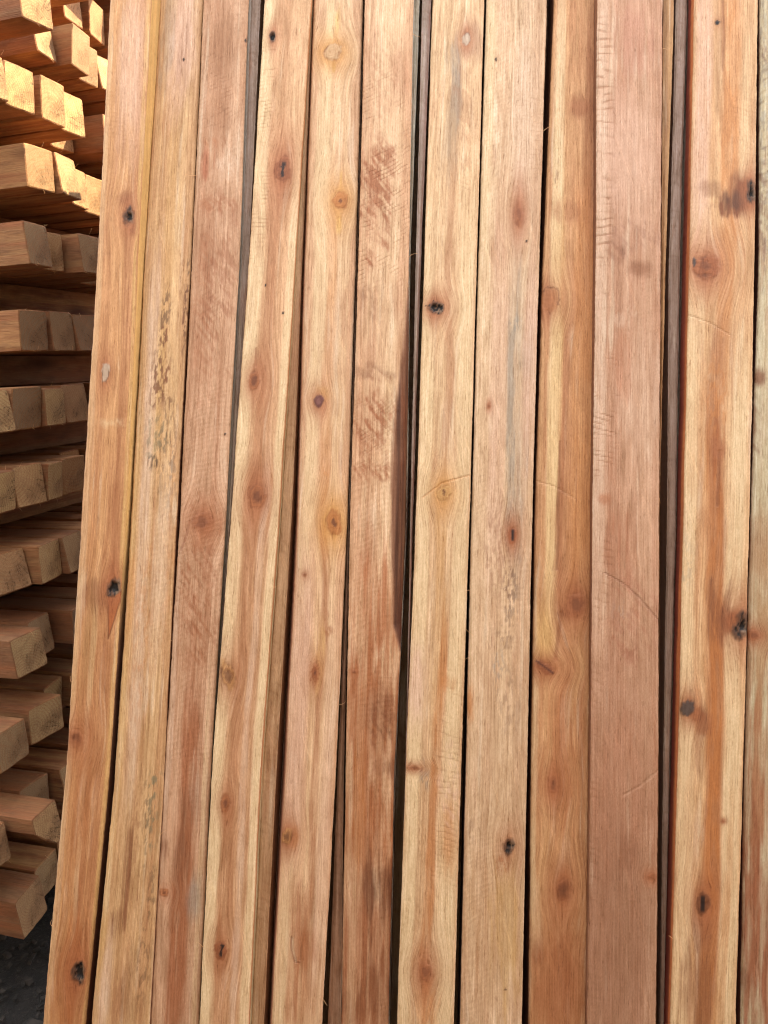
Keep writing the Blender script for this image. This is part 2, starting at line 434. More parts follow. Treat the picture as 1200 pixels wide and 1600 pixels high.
5: dict(rows=[(0.6408, -0.1119, -0.0507, -0.004), (0.3096, -0.1077, -0.046, -0.003), (-0.0022, -0.1014, -0.043, -0.002), (-0.2965, -0.1021, -0.0439, -0.001), (-0.5748, -0.1042, -0.0476, 0.0)],
  base=[(232, 188, 142), (214, 162, 120)], side=(160, 112, 84), feats=[
   ('S', (236, 200, 152), 0.72, 0.14, [(0.3, 0.5142), (0.3, 0.2135), (0.2, -0.0183)], 0.4),
   ('S', (236, 200, 152), 1.0, 0.09, [(0.34, 0.641), (0.36, 0.5899)], 0.3),
   ('S', (170, 104, 64), 0.264, 0.09, [(0.12, 0.641), (0.15, 0.5393)], 0.8),
   ('P', (226, 178, 110), 0.84, 0.486, 0.6153, 0.0045, 0.021, 3),
   ('K', 0.403, 0.5713, 0.011, 0.01, 'palering', 0.9, 0.006, 0.012, -0.5),
   ('P', (226, 178, 110), 0.96, 0.451, 0.5527, 0.003, 0.0075, 0),
   ('K', 0.664, 0.3792, 0.0091, 0.0119, 'ringor', 0.9, 0.0165, 0.0075, 0),
   ('P', (226, 178, 110), 0.96, 0.652, 0.35, 0.0045, 0.0135, 0),
   ('P', (226, 178, 110), 0.84, 0.663, 0.407, 0.0019, 0.012, 0),
   ('S', (206, 132, 72), 0.42, 0.13, [(0.5, 0.3415), (0.55, 0.2452), (0.5, 0.1351), (0.55, -0.0032)], 0.9),
   ('K', 0.35, 0.1302, 0.0064, 0.0073, 'purple', 0.9, 0.0075, 0.0105, 0.4),
   ('P', (226, 178, 110), 0.72, 0.435, 0.1396, 0.009, 0.0105, 0),
   ('P', (206, 132, 72), 0.6, 0.546, 0.0473, 0.009, 0.0067, 1),
   ('K', 0.724, -0.0139, 0.01, 0.0146, 'ringor', 1.0, 0.0075, 0.0105, 0),
   ('S', (170, 104, 64), 0.6, 0.09, [(0.55, -0.0183), (0.6, -0.0785), (0.66, -0.1527), (0.62, -0.2259), (0.65, -0.298), (0.68, -0.4043), (0.6, -0.474)], 1.0),
   ('P', (170, 104, 64), 0.84, 0.709, -0.1399, 0.0052, 0.0052, 2),
   ('P', (170, 104, 64), 0.72, 0.644, -0.1231, 0.003, 0.006, 2),
   ('P', (226, 178, 110), 0.6, 0.576, -0.166, 0.0067, 0.0449, 3),
   ('K', 0.493, -0.1896, 0.0046, 0.0082, 'star', 0.9, 0.012, 0.0135, 0),
   ('S', (226, 180, 150), 0.6, 0.2, [(0.2, -0.1008), (0.2, -0.3337)], 0.3),
   ('S', (226, 180, 150), 0.48, 0.12, [(0.85, -0.1894), (0.85, -0.5085)], 0.3),
   ('K', 0.112, -0.3737, 0.0064, 0.0091, 'ring2', 1.0, 0.006, 0.006, 0.3),
   ('P', (206, 132, 72), 0.6, 0.252, -0.3733, 0.0075, 0.0135, 0),
   ('P', (170, 104, 64), 0.66, 0.439, -0.4586, 0.0135, 0.0329, 3),
   ('P', (170, 104, 64), 0.72, 0.562, -0.4927, 0.0165, 0.0255, 0),
   ('P', (170, 100, 56), 0.72, 0.541, -0.5339, 0.0195, 0.0449, 3),
   ('L', (250, 225, 190), 0.95, [(0.324, -0.4839), (0.334, -0.4935), (0.397, -0.5056), (0.426, -0.509)], 0.001),
   ('L', (132, 76, 44), 0.9, [(0.298, -0.4826), (0.31, -0.495), (0.387, -0.5084), (0.491, -0.5101)], 0.0007),
   ('L', (132, 76, 44), 0.6, [(0.511, -0.4929), (0.5, -0.5067)], 0.0007),
   ('S', (236, 200, 152), 0.6, 0.12, [(0.15, -0.4253), (0.15, -0.5767)], 0.3),
   ('S', (132, 76, 44), 0.36, 0.06, [(0.75, -0.4043), (0.7, -0.5085)], 0.8),
   ('K', 0.192, -0.0765, 0.003, 0.0022, 'soft', 0.6, 0.0022, 0.0022, 0)]),
6: dict(rows=[(0.6325, -0.0472, 0.0129, 0.006), (0.3077, -0.0422, 0.0186, 0.0035), (-0.0003, -0.0397, 0.0277, 0.001), (-0.2932, -0.033, 0.0226, -0.0015), (-0.5719, -0.0266, 0.0262, -0.004)],
  base=[(234, 192, 148), (214, 162, 120)], side=(150, 138, 128), feats=[
   ('P', (170, 104, 64), 0.42, 0.328, 0.525, 0.018, 0.0524, 2),
   ('P', (170, 104, 64), 0.42, 0.754, 0.5332, 0.012, 0.0449, 0),
   ('P', (170, 104, 64), 0.72, 0.34, 0.4194, 0.0195, 0.03, 2),
   ('P', (170, 104, 64), 0.6, 0.302, 0.3473, 0.0165, 0.03, 2),
   ('P', (170, 104, 64), 0.9, 0.205, 0.3012, 0.0075, 0.015, 2),
   ('P', (132, 76, 44), 0.54, 0.18, 0.2445, 0.0105, 0.0225, 2),
   ('P', (170, 104, 64), 0.72, 0.43, 0.1593, 0.0135, 0.006, 2),
   ('P', (132, 76, 44), 0.6, 0.286, 0.163, 0.0225, 0.009, 2),
   ('P', (160, 92, 52), 1.0, 0.275, 0.0977, 0.018, 0.0449, 2),
   ('P', (160, 92, 52), 0.84, 0.351, 0.3872, 0.018, 0.0674, 2),
   ('P', (170, 104, 64), 0.84, 0.444, 0.1133, 0.0255, 0.0225, 2),
   ('P', (170, 104, 64), 1.0, 0.407, 0.0485, 0.03, 0.0105, 2),
   ('P', (190, 120, 76), 0.9, 0.543, -0.1191, 0.03, 0.0674, 3),
   ('P', (186, 116, 70), 0.96, 0.49, -0.2358, 0.0329, 0.0824, 3),
   ('P', (180, 110, 64), 0.96, 0.487, -0.3642, 0.0329, 0.0824, 3),
   ('P', (158, 92, 54), 0.9, 0.5, -0.5035, 0.0374, 0.1498, 3),
   ('P', (160, 94, 54), 0.6, 0.503, -0.2574, 0.0344, 0.1198, 3),
   ('P', (120, 66, 38), 0.6, 0.698, -0.2424, 0.0135, 0.0449, 2),
   ('P', (132, 76, 44), 0.6, 0.617, -0.2355, 0.0195, 0.03, 3),
   ('P', (132, 76, 44), 0.6, 0.789, -0.2924, 0.0165, 0.015, 3),
   ('P', (66, 40, 28), 0.48, 0.644, -0.4268, 0.018, 0.0412, 3),
   ('P', (132, 76, 44), 0.66, 0.756, -0.5369, 0.018, 0.0374, 3),
   ('P', (132, 76, 44), 0.6, 0.252, -0.5591, 0.012, 0.0225, 3),
   ('P', (206, 132, 72), 0.48, 0.283, -0.3507, 0.006, 0.0899, 3),
   ('P', (170, 104, 64), 0.48, 0.327, -0.0381, 0.012, 0.03, 3),
   ('K', 0.128, -0.186, 0.003, 0.0022, 'soft', 0.6, 0.003, 0.003, 0),
   ('WANE',),
   ('W', 0, 1, 0.2521, 0.5579, 0.0056, -0.55, 0.8),
   ('W', 0, 1, 0.0288, 0.151, 0.0049, -0.7, 0.6),
   ('W', 0, 1, 0.0439, 0.151, 0.0049, 0.8, 0.35)]),
7: dict(rows=[(0.6336, 0.0364, 0.0999, 0.004), (0.3087, 0.037, 0.0994, 0.004), (0.0019, 0.0375, 0.0996, 0.004), (-0.2882, 0.0357, 0.0984, 0.004), (-0.563, 0.0355, 0.0979, 0.004)],
  base=[(232, 190, 144), (214, 166, 120)], side=(150, 122, 104), feats=[
   ('S', (236, 200, 152), 0.96, 0.12, [(0.14, 0.3638), (0.12, 0.0009), (0.12, -0.5651)], 0.4),
   ('S', (236, 200, 152), 0.84, 0.14, [(0.85, 0.3479), (0.84, 0.0009), (0.8, -0.2186), (0.82, -0.5651)], 0.3),
   ('P', (150, 138, 122), 0.78, 0.43, 0.5588, 0.0097, 0.0337, 3),
   ('P', (150, 138, 122), 0.72, 0.498, 0.5177, 0.0067, 0.0449, 3),
   ('P', (170, 140, 110), 0.72, 0.432, 0.4769, 0.0105, 0.0824, 3),
   ('P', (176, 130, 100), 0.6, 0.751, 0.5836, 0.018, 0.03, 0),
   ('P', (170, 104, 64), 0.42, 0.633, 0.4932, 0.012, 0.0674, 2),
   ('S', (170, 104, 64), 0.48, 0.08, [(0.52, 0.4039), (0.5, 0.2688), (0.55, 0.1832), (0.5, 0.1065), (0.5, 0.0459)], 1.0),
   ('S', (170, 104, 64), 0.36, 0.05, [(0.2, 0.3638), (0.22, 0.2532)], 0.8),
   ('K', 0.677, 0.5836, 0.0046, 0.0082, 'pale', 0.9, 0.009, 0.012, 0.1),
   ('K', 0.238, 0.2456, 0.0091, 0.0082, 'ragged', 1.0, 0.009, 0.015, 0),
   ('K', 0.513, 0.0243, 0.0082, 0.01, 'yring', 0.8, 0.0105, 0.0105, 0),
   ('S', (210, 155, 95), 0.6, 0.1, [(0.45, 0.0009), (0.5, -0.11), (0.5, -0.2186)], 0.7),
   ('P', (206, 132, 72), 0.72, 0.67, -0.1916, 0.009, 0.0105, 3),
   ('S', (190, 115, 58), 0.72, 0.09, [(0.55, -0.1899), (0.52, -0.2898), (0.52, -0.36), (0.5, -0.443), (0.45, -0.4841)], 0.8),
   ('P', (206, 132, 72), 0.6, 0.794, -0.3573, 0.009, 0.0524, 0),
   ('K', 0.464, -0.508, 0.0082, 0.011, 'soft', 0.9, 0.018, 0.0255, 0),
   ('P', (206, 132, 72), 0.6, 0.495, -0.5429, 0.012, 0.03, 3),
   ('K', 0.138, -0.2894, 0.0073, 0.0027, 'soft', 1.0, 0.0022, 0.0022, 0),
   ('P', (150, 138, 122), 0.54, 0.326, -0.2958, 0.0075, 0.0225, 1),
   ('L', (206, 132, 72), 0.55, [(0.111, 0.0176), (0.46, 0.0355), (0.993, 0.0462)], 0.0007),
   ('P', (226, 180, 150), 0.72, 0.121, -0.1895, 0.0105, 0.0599, 0),
   ('P', (226, 180, 150), 0.72, 0.83, -0.3153, 0.0105, 0.0449, 2),
   ('W', 0.6, 1, 0.3638, 0.5095, 0.006, 0.3, 0.5),
   ('W', 0.55, 1, -0.443, -0.1173, 0.0067, 0.25, 0.45)]),
8: dict(rows=[(0.6364, 0.1025, 0.1766, 0.0), (0.3112, 0.1019, 0.1738, 0.0005), (0.0044, 0.102, 0.1719, 0.001), (-0.2853, 0.1035, 0.1723, 0.0015), (-0.5593, 0.105, 0.1719, 0.002)],
  base=[(226, 186, 144), (208, 162, 122)], side=(120, 82, 66), feats=[
   ('S', (236, 200, 152), 0.72, 0.1, [(0.08, 0.6366), (0.08, 0.2949)], 0.3),
   ('P', (226, 188, 156), 0.6, 0.688, 0.4877, 0.018, 0.1498, 0),
   ('K', 0.643, 0.3628, 0.0064, 0.0183, 'soft', 0.9, 0.018, 0.0075, 0),
   ('P', (190, 128, 60), 0.6, 0.656, 0.3549, 0.003, 0.009, 0),
   ('S', (150, 138, 122), 0.66, 0.1, [(0.63, 0.287), (0.62, 0.2166), (0.62, 0.1241), (0.7, 0.0332)], 1.0),
   ('S', (150, 138, 122), 0.48, 0.1, [(0.85, 0.2321), (0.82, 0.0936), (0.8, 0.0033)], 1.0),
   ('P', (150, 138, 122), 0.72, 0.63, 0.2291, 0.009, 0.0105, 1),
   ('P', (226, 180, 150), 0.6, 0.909, 0.187, 0.0105, 0.1348, 0),
   ('K', 0.682, -0.0219, 0.0055, 0.01, 'slit', 1.0, 0.012, 0.0135, 0),
   ('P', (150, 138, 122), 0.6, 0.685, -0.0691, 0.0105, 0.0599, 1),
   ('P', (150, 112, 84), 0.78, 0.668, -0.0838, 0.009, 0.0449, 1),
   ('P', (150, 112, 84), 0.72, 0.6, -0.1349, 0.0112, 0.0195, 1),
   ('P', (150, 138, 122), 0.6, 0.506, -0.1713, 0.0075, 0.03, 1),
   ('P', (170, 120, 86), 0.6, 0.466, -0.0402, 0.0195, 0.0674, 1),
   ('P', (206, 132, 72), 0.72, 0.05, -0.2158, 0.0045, 0.0225, 0),
   ('P', (150, 112, 84), 0.54, 0.674, -0.2067, 0.0135, 0.0449, 1),
   ('K', 0.727, -0.3696, 0.0064, 0.01, 'hole', 0.7, 0.0075, 0.0075, 0),
   ('P', (170, 104, 64), 0.84, 0.618, -0.3893, 0.0105, 0.0105, 1),
   ('P', (170, 104, 64), 0.66, 0.538, -0.3979, 0.006, 0.0075, 1),
   ('P', (150, 112, 84), 0.48, 0.107, -0.3566, 0.0045, 0.0225, 1),
   ('P', (214, 168, 96), 0.6, 0.757, -0.4572, 0.0165, 0.0824, 3),
   ('P', (180, 124, 70), 0.42, 0.494, -0.4515, 0.0225, 0.1198, 3),
   ('S', (226, 180, 150), 0.48, 0.14, [(0.4, 0.287), (0.4, 0.0033)], 0.5),
   ('K', 0.782, 0.3296, 0.0015, 0.0015, 'hole', 0.1, 0.0015, 0.0015, 0),
   ('K', 0.187, 0.5591, 0.0015, 0.0022, 'hole', 0.1, 0.0015, 0.0015, 0),
   ('K', 0.236, 0.1291, 0.0022, 0.0037, 'soft', 0.9, 0.003, 0.003, 0),
   ('K', 0.727, -0.5221, 0.0015, 0.0015, 'hole', 0.1, 0.0015, 0.0015, 0),
   ('W', 0.6, 1, 0.3663, 0.5533, 0.006, 0.1, 0.3)]),
9: dict(rows=[(0.6423, 0.1864, 0.2402, -0.008), (0.3154, 0.1794, 0.2423, -0.007), (0.0074, 0.1758, 0.2413, -0.006), (-0.2832, 0.1774, 0.2425, -0.005), (-0.5576, 0.1804, 0.2436, -0.004)],
  base=[(218, 164, 112), (198, 138, 92)], side=(150, 96, 66), feats=[
   ('S', (236, 200, 152), 0.9, 0.11, [(0.2, 0.6425), (0.22, 0.2833), (0.3, -0.0681)], 0.5),
   ('S', (226, 178, 110), 0.42, 0.12, [(0.25, 0.3309), (0.3, -0.1122)], 0.5),
   ('S', (170, 104, 64), 0.72, 0.15, [(0.92, 0.6425), (0.9, 0.2991)], 0.5),
   ('P', (170, 104, 64), 0.72, 0.616, 0.5027, 0.0135, 0.0165, 0),
   ('P', (170, 104, 64), 0.48, 0.348, 0.3711, 0.0195, 0.018, 3),
   ('S', (206, 132, 72), 0.54, 0.2, [(0.75, 0.395), (0.8, -0.0681)], 0.6),
   ('P', (132, 76, 44), 0.48, 0.197, 0.4194, 0.0037, 0.03, 1),
   ('K', 0.133, 0.2614, 0.01, 0.0119, 'arc', 0.9, 0.006, 0.0225, 0),
   ('L', (132, 76, 44), 0.75, [(0.406, 0.0901), (0.404, 0.0372), (0.412, -0.0301), (0.395, -0.0597)], 0.0012),
   ('S', (170, 104, 64), 0.6, 0.07, [(0.45, 0.1584), (0.42, -0.0681)], 0.8),
   ('K', 0.748, -0.0971, 0.011, 0.0128, 'soft', 1.0, 0.015, 0.0195, 0.2),
   ('P', (132, 76, 44), 0.72, 0.627, -0.1069, 0.0135, 0.012, 0),
   ('L', (132, 76, 44), 0.75, [(0.483, -0.1094), (0.443, -0.1329), (0.393, -0.162)], 0.0018),
   ('K', 0.207, -0.1712, 0.0119, 0.0064, 'diag', 1.0, 0.006, 0.0165, 0.6),
   ('P', (226, 178, 110), 0.6, 0.189, -0.1408, 0.0105, 0.0449, 0),
   ('P', (186, 116, 70), 0.72, 0.545, -0.2618, 0.0255, 0.0899, 3),
   ('K', 0.377, -0.3033, 0.0073, 0.011, 'soft', 1.0, 0.0105, 0.0195, 0),
   ('K', 0.57, -0.4152, 0.0091, 0.0137, 'soft2', 1.0, 0.015, 0.0195, 0),
   ('P', (132, 76, 44), 0.6, 0.142, -0.4851, 0.009, 0.0165, 0),
   ('P', (132, 76, 44), 0.42, 0.585, -0.5036, 0.0105, 0.0449, 3),
   ('S', (236, 200, 152), 0.54, 0.05, [(0.05, -0.1992), (0.05, -0.4516)], 0.6),
   ('P', (236, 200, 152), 0.48, 0.136, -0.4511, 0.006, 0.0449, 3),
   ('P', (166, 98, 58), 0.78, 0.477, -0.5175, 0.0329, 0.0899, 0),
   ('L', (214, 160, 120), 0.6, [(0.005, 0.0424), (0.325, 0.037), (0.714, 0.0228)], 0.0007)]),
10: dict(rows=[(0.6277, 0.235, 0.3131, 0.01), (0.3095, 0.2382, 0.3134, 0.009), (0.0084, 0.2391, 0.3138, 0.008), (-0.2768, 0.2413, 0.3155, 0.007), (-0.5476, 0.2421, 0.315, 0.006)],
  base=[(212, 164, 128), (192, 140, 106)], side=(150, 100, 70), feats=[
   ('S', (226, 188, 156), 0.6, 0.1, [(0.09, 0.6279), (0.09, 0.1862), (0.07, -0.0657)], 0.5),
   ('P', (190, 128, 100), 0.48, 0.557, 0.5788, 0.0225, 0.0449, 3),
   ('P', (226, 180, 150), 0.48, 0.471, 0.4267, 0.0329, 0.0899, 0),
   ('P', (160, 110, 84), 0.66, 0.577, 0.3328, 0.0255, 0.0195, 2),
   ('P', (150, 96, 62), 0.78, 0.678, 0.2942, 0.0135, 0.012, 0),
   ('P', (132, 76, 44), 0.48, 0.284, 0.3092, 0.009, 0.0105, 2),
   ('P', (226, 188, 156), 0.6, 0.373, 0.2325, 0.006, 0.009, 3),
   ('P', (226, 188, 156), 0.6, 0.538, 0.2442, 0.0075, 0.0075, 1),
   ('P', (226, 188, 156), 0.48, 0.696, 0.1422, 0.0225, 0.0674, 3),
   ('P', (184, 112, 72), 0.6, 0.448, 0.1794, 0.009, 0.0449, 3),
   ('P', (184, 112, 72), 0.6, 0.18, 0.0223, 0.0075, 0.0075, 0),
   ('P', (170, 102, 66), 0.6, 0.378, -0.0357, 0.015, 0.0449, 3),
   ('P', (150, 138, 122), 0.42, 0.431, -0.1077, 0.0105, 0.0225, 1),
   ('P', (160, 92, 60), 0.78, 0.367, -0.1365, 0.0082, 0.012, 1),
   ('P', (150, 86, 56), 0.78, 0.577, -0.1501, 0.009, 0.0135, 1),
   ('P', (176, 110, 80), 0.6, 0.622, -0.1072, 0.0225, 0.0524, 2),
   ('L', (130, 76, 50), 0.65, [(0.189, -0.0616), (0.477, -0.0731), (0.717, -0.0889), (0.985, -0.1118)], 0.0007),
   ('L', (235, 190, 150), 0.7, [(0.495, -0.3059), (0.729, -0.2954), (0.991, -0.2785)], 0.0012),
   ('P', (184, 118, 82), 0.6, 0.449, -0.3117, 0.0374, 0.1123, 3),
   ('P', (158, 108, 78), 0.72, 0.47, -0.4478, 0.0449, 0.1797, 0),  # browner wood, deepened to carry part of the downward light falloff
   ('P', (178, 126, 94), 0.48, 0.441, -0.2422, 0.0449, 0.1348, 0),
   ('K', 0.913, -0.3919, 0.0046, 0.0037, 'soft', 1.0, 0.0022, 0.0022, 0),
   ('P', (132, 76, 44), 0.36, 0.504, -0.3664, 0.009, 0.03, 3),
   ('W', 0, 0.22, 0.2319, 0.6279, 0.0097, 0.12, 1.0),
   ('W', 0, 0.35, 0.0072, 0.2167, 0.006, 0.2, 0.8),
   ('W', 0, 0.3, -0.1377, 0.0072, 0.009, 0.4, 0.6),
   ('W', 0, 0.15, -0.5501, -0.1377, 0.0075, 0.4, 0.4)]),
11: dict(rows=[(0.6318, 0.3521, 0.4274, 0.004), (0.3127, 0.3478, 0.4223, 0.005), (0.0119, 0.3422, 0.4154, 0.006), (-0.2721, 0.337, 0.4075, 0.007), (-0.5408, 0.33, 0.3986, 0.008)],
  base=[(228, 180, 130), (208, 152, 104)], side=(176, 96, 58), feats=[
   ('S', (226, 180, 150), 0.72, 0.13, [(0.15, 0.632), (0.15, 0.3511)], 0.3),
   ('S', (206, 132, 72), 0.72, 0.15, [(0.55, 0.632), (0.6, 0.3904)], 0.7),
   ('S', (132, 76, 44), 0.3, 0.08, [(0.4, 0.5992), (0.42, 0.5098)], 0.8),
   ('S', (236, 200, 152), 0.6, 0.08, [(0.85, 0.5341), (0.8, 0.3904)], 0.4),
   ('S', (206, 132, 72), 0.6, 0.12, [(0.6, 0.3668), (0.55, 0.2505), (0.45, 0.0845)], 0.7),
   ('S', (236, 200, 152), 0.72, 0.13, [(0.12, 0.289), (0.1, 0.0845), (0.12, -0.1336), (0.14, -0.3766), (0.12, -0.5431)], 0.5),
   ('S', (146, 76, 40), 1.0, 0.13, [(0.45, 0.1442), (0.52, -0.033), (0.54, -0.1193), (0.55, -0.2042), (0.6, -0.2946), (0.58, -0.4103), (0.5, -0.5431)], 0.55),
   ('S', (206, 132, 72), 0.66, 0.16, [(0.45, 0.0696), (0.52, -0.0619), (0.55, -0.2042), (0.6, -0.3084), (0.55, -0.5431)], 0.7),
   ('S', (236, 200, 152), 0.9, 0.13, [(0.82, 0.1593), (0.8, -0.0475), (0.8, -0.162), (0.84, -0.2739), (0.84, -0.5431)], 0.4),
   ('S', (206, 132, 72), 0.48, 0.06, [(0.85, -0.363), (0.75, -0.5431)], 0.8),
   ('K', 0.928, 0.3926, 0.0055, 0.0137, 'hole', 1.0, 0.0075, 0.0075, 0),
   ('P', (132, 76, 44), 1.0, 0.791, 0.3894, 0.0165, 0.0255, 0),
   ('P', (132, 76, 44), 1.0, 0.596, 0.3751, 0.018, 0.0135, 3),
   ('P', (66, 40, 28), 0.6, 0.694, 0.3814, 0.0135, 0.0105, 3),
   ('P', (132, 76, 44), 0.48, 0.317, 0.3945, 0.0135, 0.0105, 0),
   ('K', 0.249, 0.2985, 0.0137, 0.0146, 'eye', 1.0, 0.006, 0.018, 0.4),
   ('K', 0.071, 0.3053, 0.0022, 0.0052, 'grey', 0.5, 0.003, 0.003, 0),
   ('L', (132, 76, 44), 0.8, [(0.514, 0.0818), (0.512, 0.056), (0.503, 0.0193)], 0.0015),
   ('P', (170, 104, 64), 0.72, 0.504, 0.0855, 0.009, 0.012, 0),
   ('P', (206, 132, 72), 0.6, 0.458, 0.1451, 0.0135, 0.0449, 1),
   ('K', 0.926, -0.1131, 0.0091, 0.0164, 'hole', 1.0, 0.012, 0.0075, 0.2),
   ('P', (132, 76, 44), 1.0, 0.788, -0.1099, 0.0165, 0.015, 0),
   ('P', (132, 76, 44), 0.72, 0.572, -0.1048, 0.0165, 0.03, 3),
   ('K', 0.126, -0.208, 0.0064, 0.0091, 'grey', 1.0, 0.006, 0.0037, 0.3),
   ('P', (132, 76, 44), 0.9, 0.275, -0.2138, 0.0105, 0.009, 0),
   ('P', (170, 104, 64), 0.84, 0.376, -0.224, 0.0105, 0.0135, 0),
   ('P', (132, 76, 44), 0.48, 0.354, -0.2449, 0.009, 0.0374, 3),
   ('K', 0.435, -0.4166, 0.0073, 0.0128, 'slit2', 1.0, 0.0195, 0.03, 0),
   ('P', (132, 76, 44), 0.6, 0.433, -0.4354, 0.0105, 0.03, 3),
   ('P', (132, 76, 44), 0.54, 0.4, -0.515, 0.018, 0.0449, 3),
   ('K', 0.711, -0.3283, 0.0022, 0.0015, 'soft', 1.0, 0.0015, 0.0015, 0),
   ('P', (150, 130, 100), 0.6, 0.169, -0.1896, 0.0075, 0.0225, 1),
   ('P', (150, 138, 122), 0.36, 0.027, -0.0474, 0.0105, 0.03, 1),
   ('L', (132, 76, 44), 0.6, [(0.45, 0.6318), (0.479, 0.5827), (0.457, 0.5421)], 0.0006),
   ('K', 0.365, 0.6032, 0.003, 0.003, 'hole', 0.4, 0.0022, 0.0022, 0.8),
   ('L', (196, 150, 110), 0.7, [(0.02, 0.2406), (0.336, 0.2318), (0.633, 0.2186)], 0.0006),
   ('W', 0.6, 1, 0.3904, 0.5341, 0.0067, 0.2, 0.3)]),
12: dict(rows=[(0.6377, 0.4323, 0.5099, -0.004), (0.3178, 0.4312, 0.5051, -0.004), (0.0154, 0.4209, 0.4978, -0.004), (-0.2707, 0.4133, 0.4909, -0.004), (-0.5417, 0.4087, 0.487, -0.004)],
  base=[(222, 204, 166), (200, 176, 136)], side=(90, 60, 50), feats=[
   ('P', (150, 138, 122), 0.6, 0.275, 0.4754, 0.0449, 0.2246, 1),
   ('P', (132, 76, 44), 0.6, 0.068, 0.5805, 0.0075, 0.0195, 2),
   ('P', (132, 76, 44), 0.72, 0.049, 0.38, 0.0075, 0.0449, 2),
   ('P', (132, 76, 44), 0.84, 0.05, 0.1713, 0.009, 0.012, 0),
   ('P', (132, 76, 44), 0.6, 0.014, 0.1184, 0.0105, 0.0449, 2),
   ('P', (176, 124, 84), 0.6, 0.345, -0.0289, 0.0449, 0.0449, 0),
   ('P', (184, 140, 96), 0.84, 0.373, -0.13, 0.0449, 0.1198, 3),
   ('P', (176, 120, 80), 0.96, 0.327, -0.3061, 0.0449, 0.1198, 3),
   ('P', (160, 96, 62), 0.96, 0.35, -0.4627, 0.0449, 0.1423, 3),
   ('K', 0.08, -0.1252, 0.0082, 0.0055, 'soft', 1.0, 0.003, 0.0045, 0),
   ('P', (132, 76, 44), 0.6, 0.052, -0.4976, 0.0075, 0.015, 0),
   ('W', 0, 1, 0.372, 0.6379, 0.012, -0.7, 0.6)]),
13: dict(rows=[(0.6341, 0.513, 0.588, 0.0), (0.3171, 0.5075, 0.5796, 0.0), (0.0176, 0.5001, 0.5702, 0.0), (-0.2659, 0.4931, 0.5614, 0.0), (-0.5345, 0.4891, 0.5557, 0.0)],
  base=[(222, 176, 128), (200, 150, 104)], side=(150, 100, 70), feats=[
   ('S', (236, 200, 152), 0.72, 0.14, [(0.2, 0.6343), (0.2, -0.5368)], 0.5),
   ('K', 0.56, 0.3172, 0.0091, 0.0128, 'tight', 0.9, 0.015, 0.018, 0),
   ('K', 0.45, -0.1262, 0.0082, 0.0119, 'soft', 0.9, 0.015, 0.018, 0)]),
}
FILLER_STRIPS = [  # filler strips added in the gaps, set forward to catch light
([(0.6462, -0.1947, -0.1816, -0.01), (0.3111, -0.1898, -0.1787, -0.01), (-0.0052, -0.1868, -0.1837, -0.01), (-0.3045, -0.1884, -0.1869, -0.01), (-0.5878, -0.1877, -0.187, -0.01)], [(186, 156, 136), (158, 128, 110)], 'slim grey filler strip added right of the pinkish beam, widest at the top'),
([(0.6458, -0.1162, -0.1146, -0.01), (0.3121, -0.12, -0.1128, -0.01), (-0.003, -0.1242, -0.1104, -0.01), (-0.3012, -0.1306, -0.1141, -0.01), (-0.5834, -0.13, -0.1147, -0.01)], [(220, 176, 130), (190, 142, 100)], 'slim tan filler strip added right of the beam with cream outer edges, widest at the bottom'),
([(0.647, -0.0508, -0.05, -0.012), (0.3139, -0.0462, -0.0446, -0.012), (-0.0004, -0.0433, -0.041, -0.012), (-0.2975, -0.0429, -0.0362, -0.012), (-0.5786, -0.0424, -0.0273, -0.012)], [(176, 132, 100), (150, 104, 76)], 'slim brown filler strip in the lower gap left of the dark red-brown beam'),
([(0.645, 0.0122, 0.0202, -0.01), (0.314, 0.0181, 0.0196, -0.01), (0.0017, 0.0259, 0.0267, -0.01), (-0.2938, 0.023, 0.0238, -0.01), (-0.5733, 0.0267, 0.0274, -0.01)], [(196, 184, 162), (168, 150, 124)], 'slim pale filler strip at the top of the gap right of the crosshatched beam'),
([(0.6434, 0.0235, 0.0346, -0.008), (0.3133, 0.0267, 0.0329, -0.008), (0.0017, 0.0305, 0.0335, -0.008), (-0.2927, 0.0355, 0.0363, -0.008), (-0.5717, 0.0353, 0.036, -0.008)], [(186, 160, 142), (156, 122, 102)], 'slim grey-brown filler strip at the left side of the creamy beam with the ragged knot'),
([(0.6401, 0.3186, 0.3317, -0.006), (0.3166, 0.3186, 0.3238, -0.006), (0.011, 0.3179, 0.3186, -0.006), (-0.2779, 0.3193, 0.32, -0.006), (-0.5515, 0.3186, 0.3193, -0.006)], [(206, 156, 104), (176, 124, 80)], 'tan sawn filler strip at the top right side of the widest pink beam'),
([(0.6464, 0.3365, 0.3497, -0.014), (0.3202, 0.33, 0.3428, -0.014), (0.0122, 0.3298, 0.34, -0.014), (-0.2792, 0.3274, 0.3345, -0.014), (-0.5553, 0.3251, 0.33, -0.014)], [(172, 142, 122), (144, 114, 96)], 'slim grey filler strip in the broad gap left of the red-brown heart beam'),
]

def mesh_from(name, V, F, mats, mat_idx=None, smooth=True):
    me = bpy.data.meshes.new(name)
    V = np.asarray(V, np.float32); F = np.asarray(F, np.int32)
    me.vertices.add(len(V)); me.vertices.foreach_set('co', V.ravel())
    me.loops.add(F.size); me.loops.foreach_set('vertex_index', F.ravel())
    me.polygons.add(len(F))
    me.polygons.foreach_set('loop_start', np.arange(0, F.size, 4, dtype=np.int32))
    for mt in mats: me.materials.append(mt)
    if mat_idx is not None: me.polygons.foreach_set('material_index', np.asarray(mat_idx, np.int32))
    me.polygons.foreach_set('use_smooth', np.full(len(F), smooth))
    me.update(calc_edges=True)
    me.validate()
    return me

def lean_matrix():
    mm = Matrix((Vector(ES), Vector(-EN), Vector(ET))).transposed().to_4x4()   # x across, y into the wall, z along the beam
    return mm

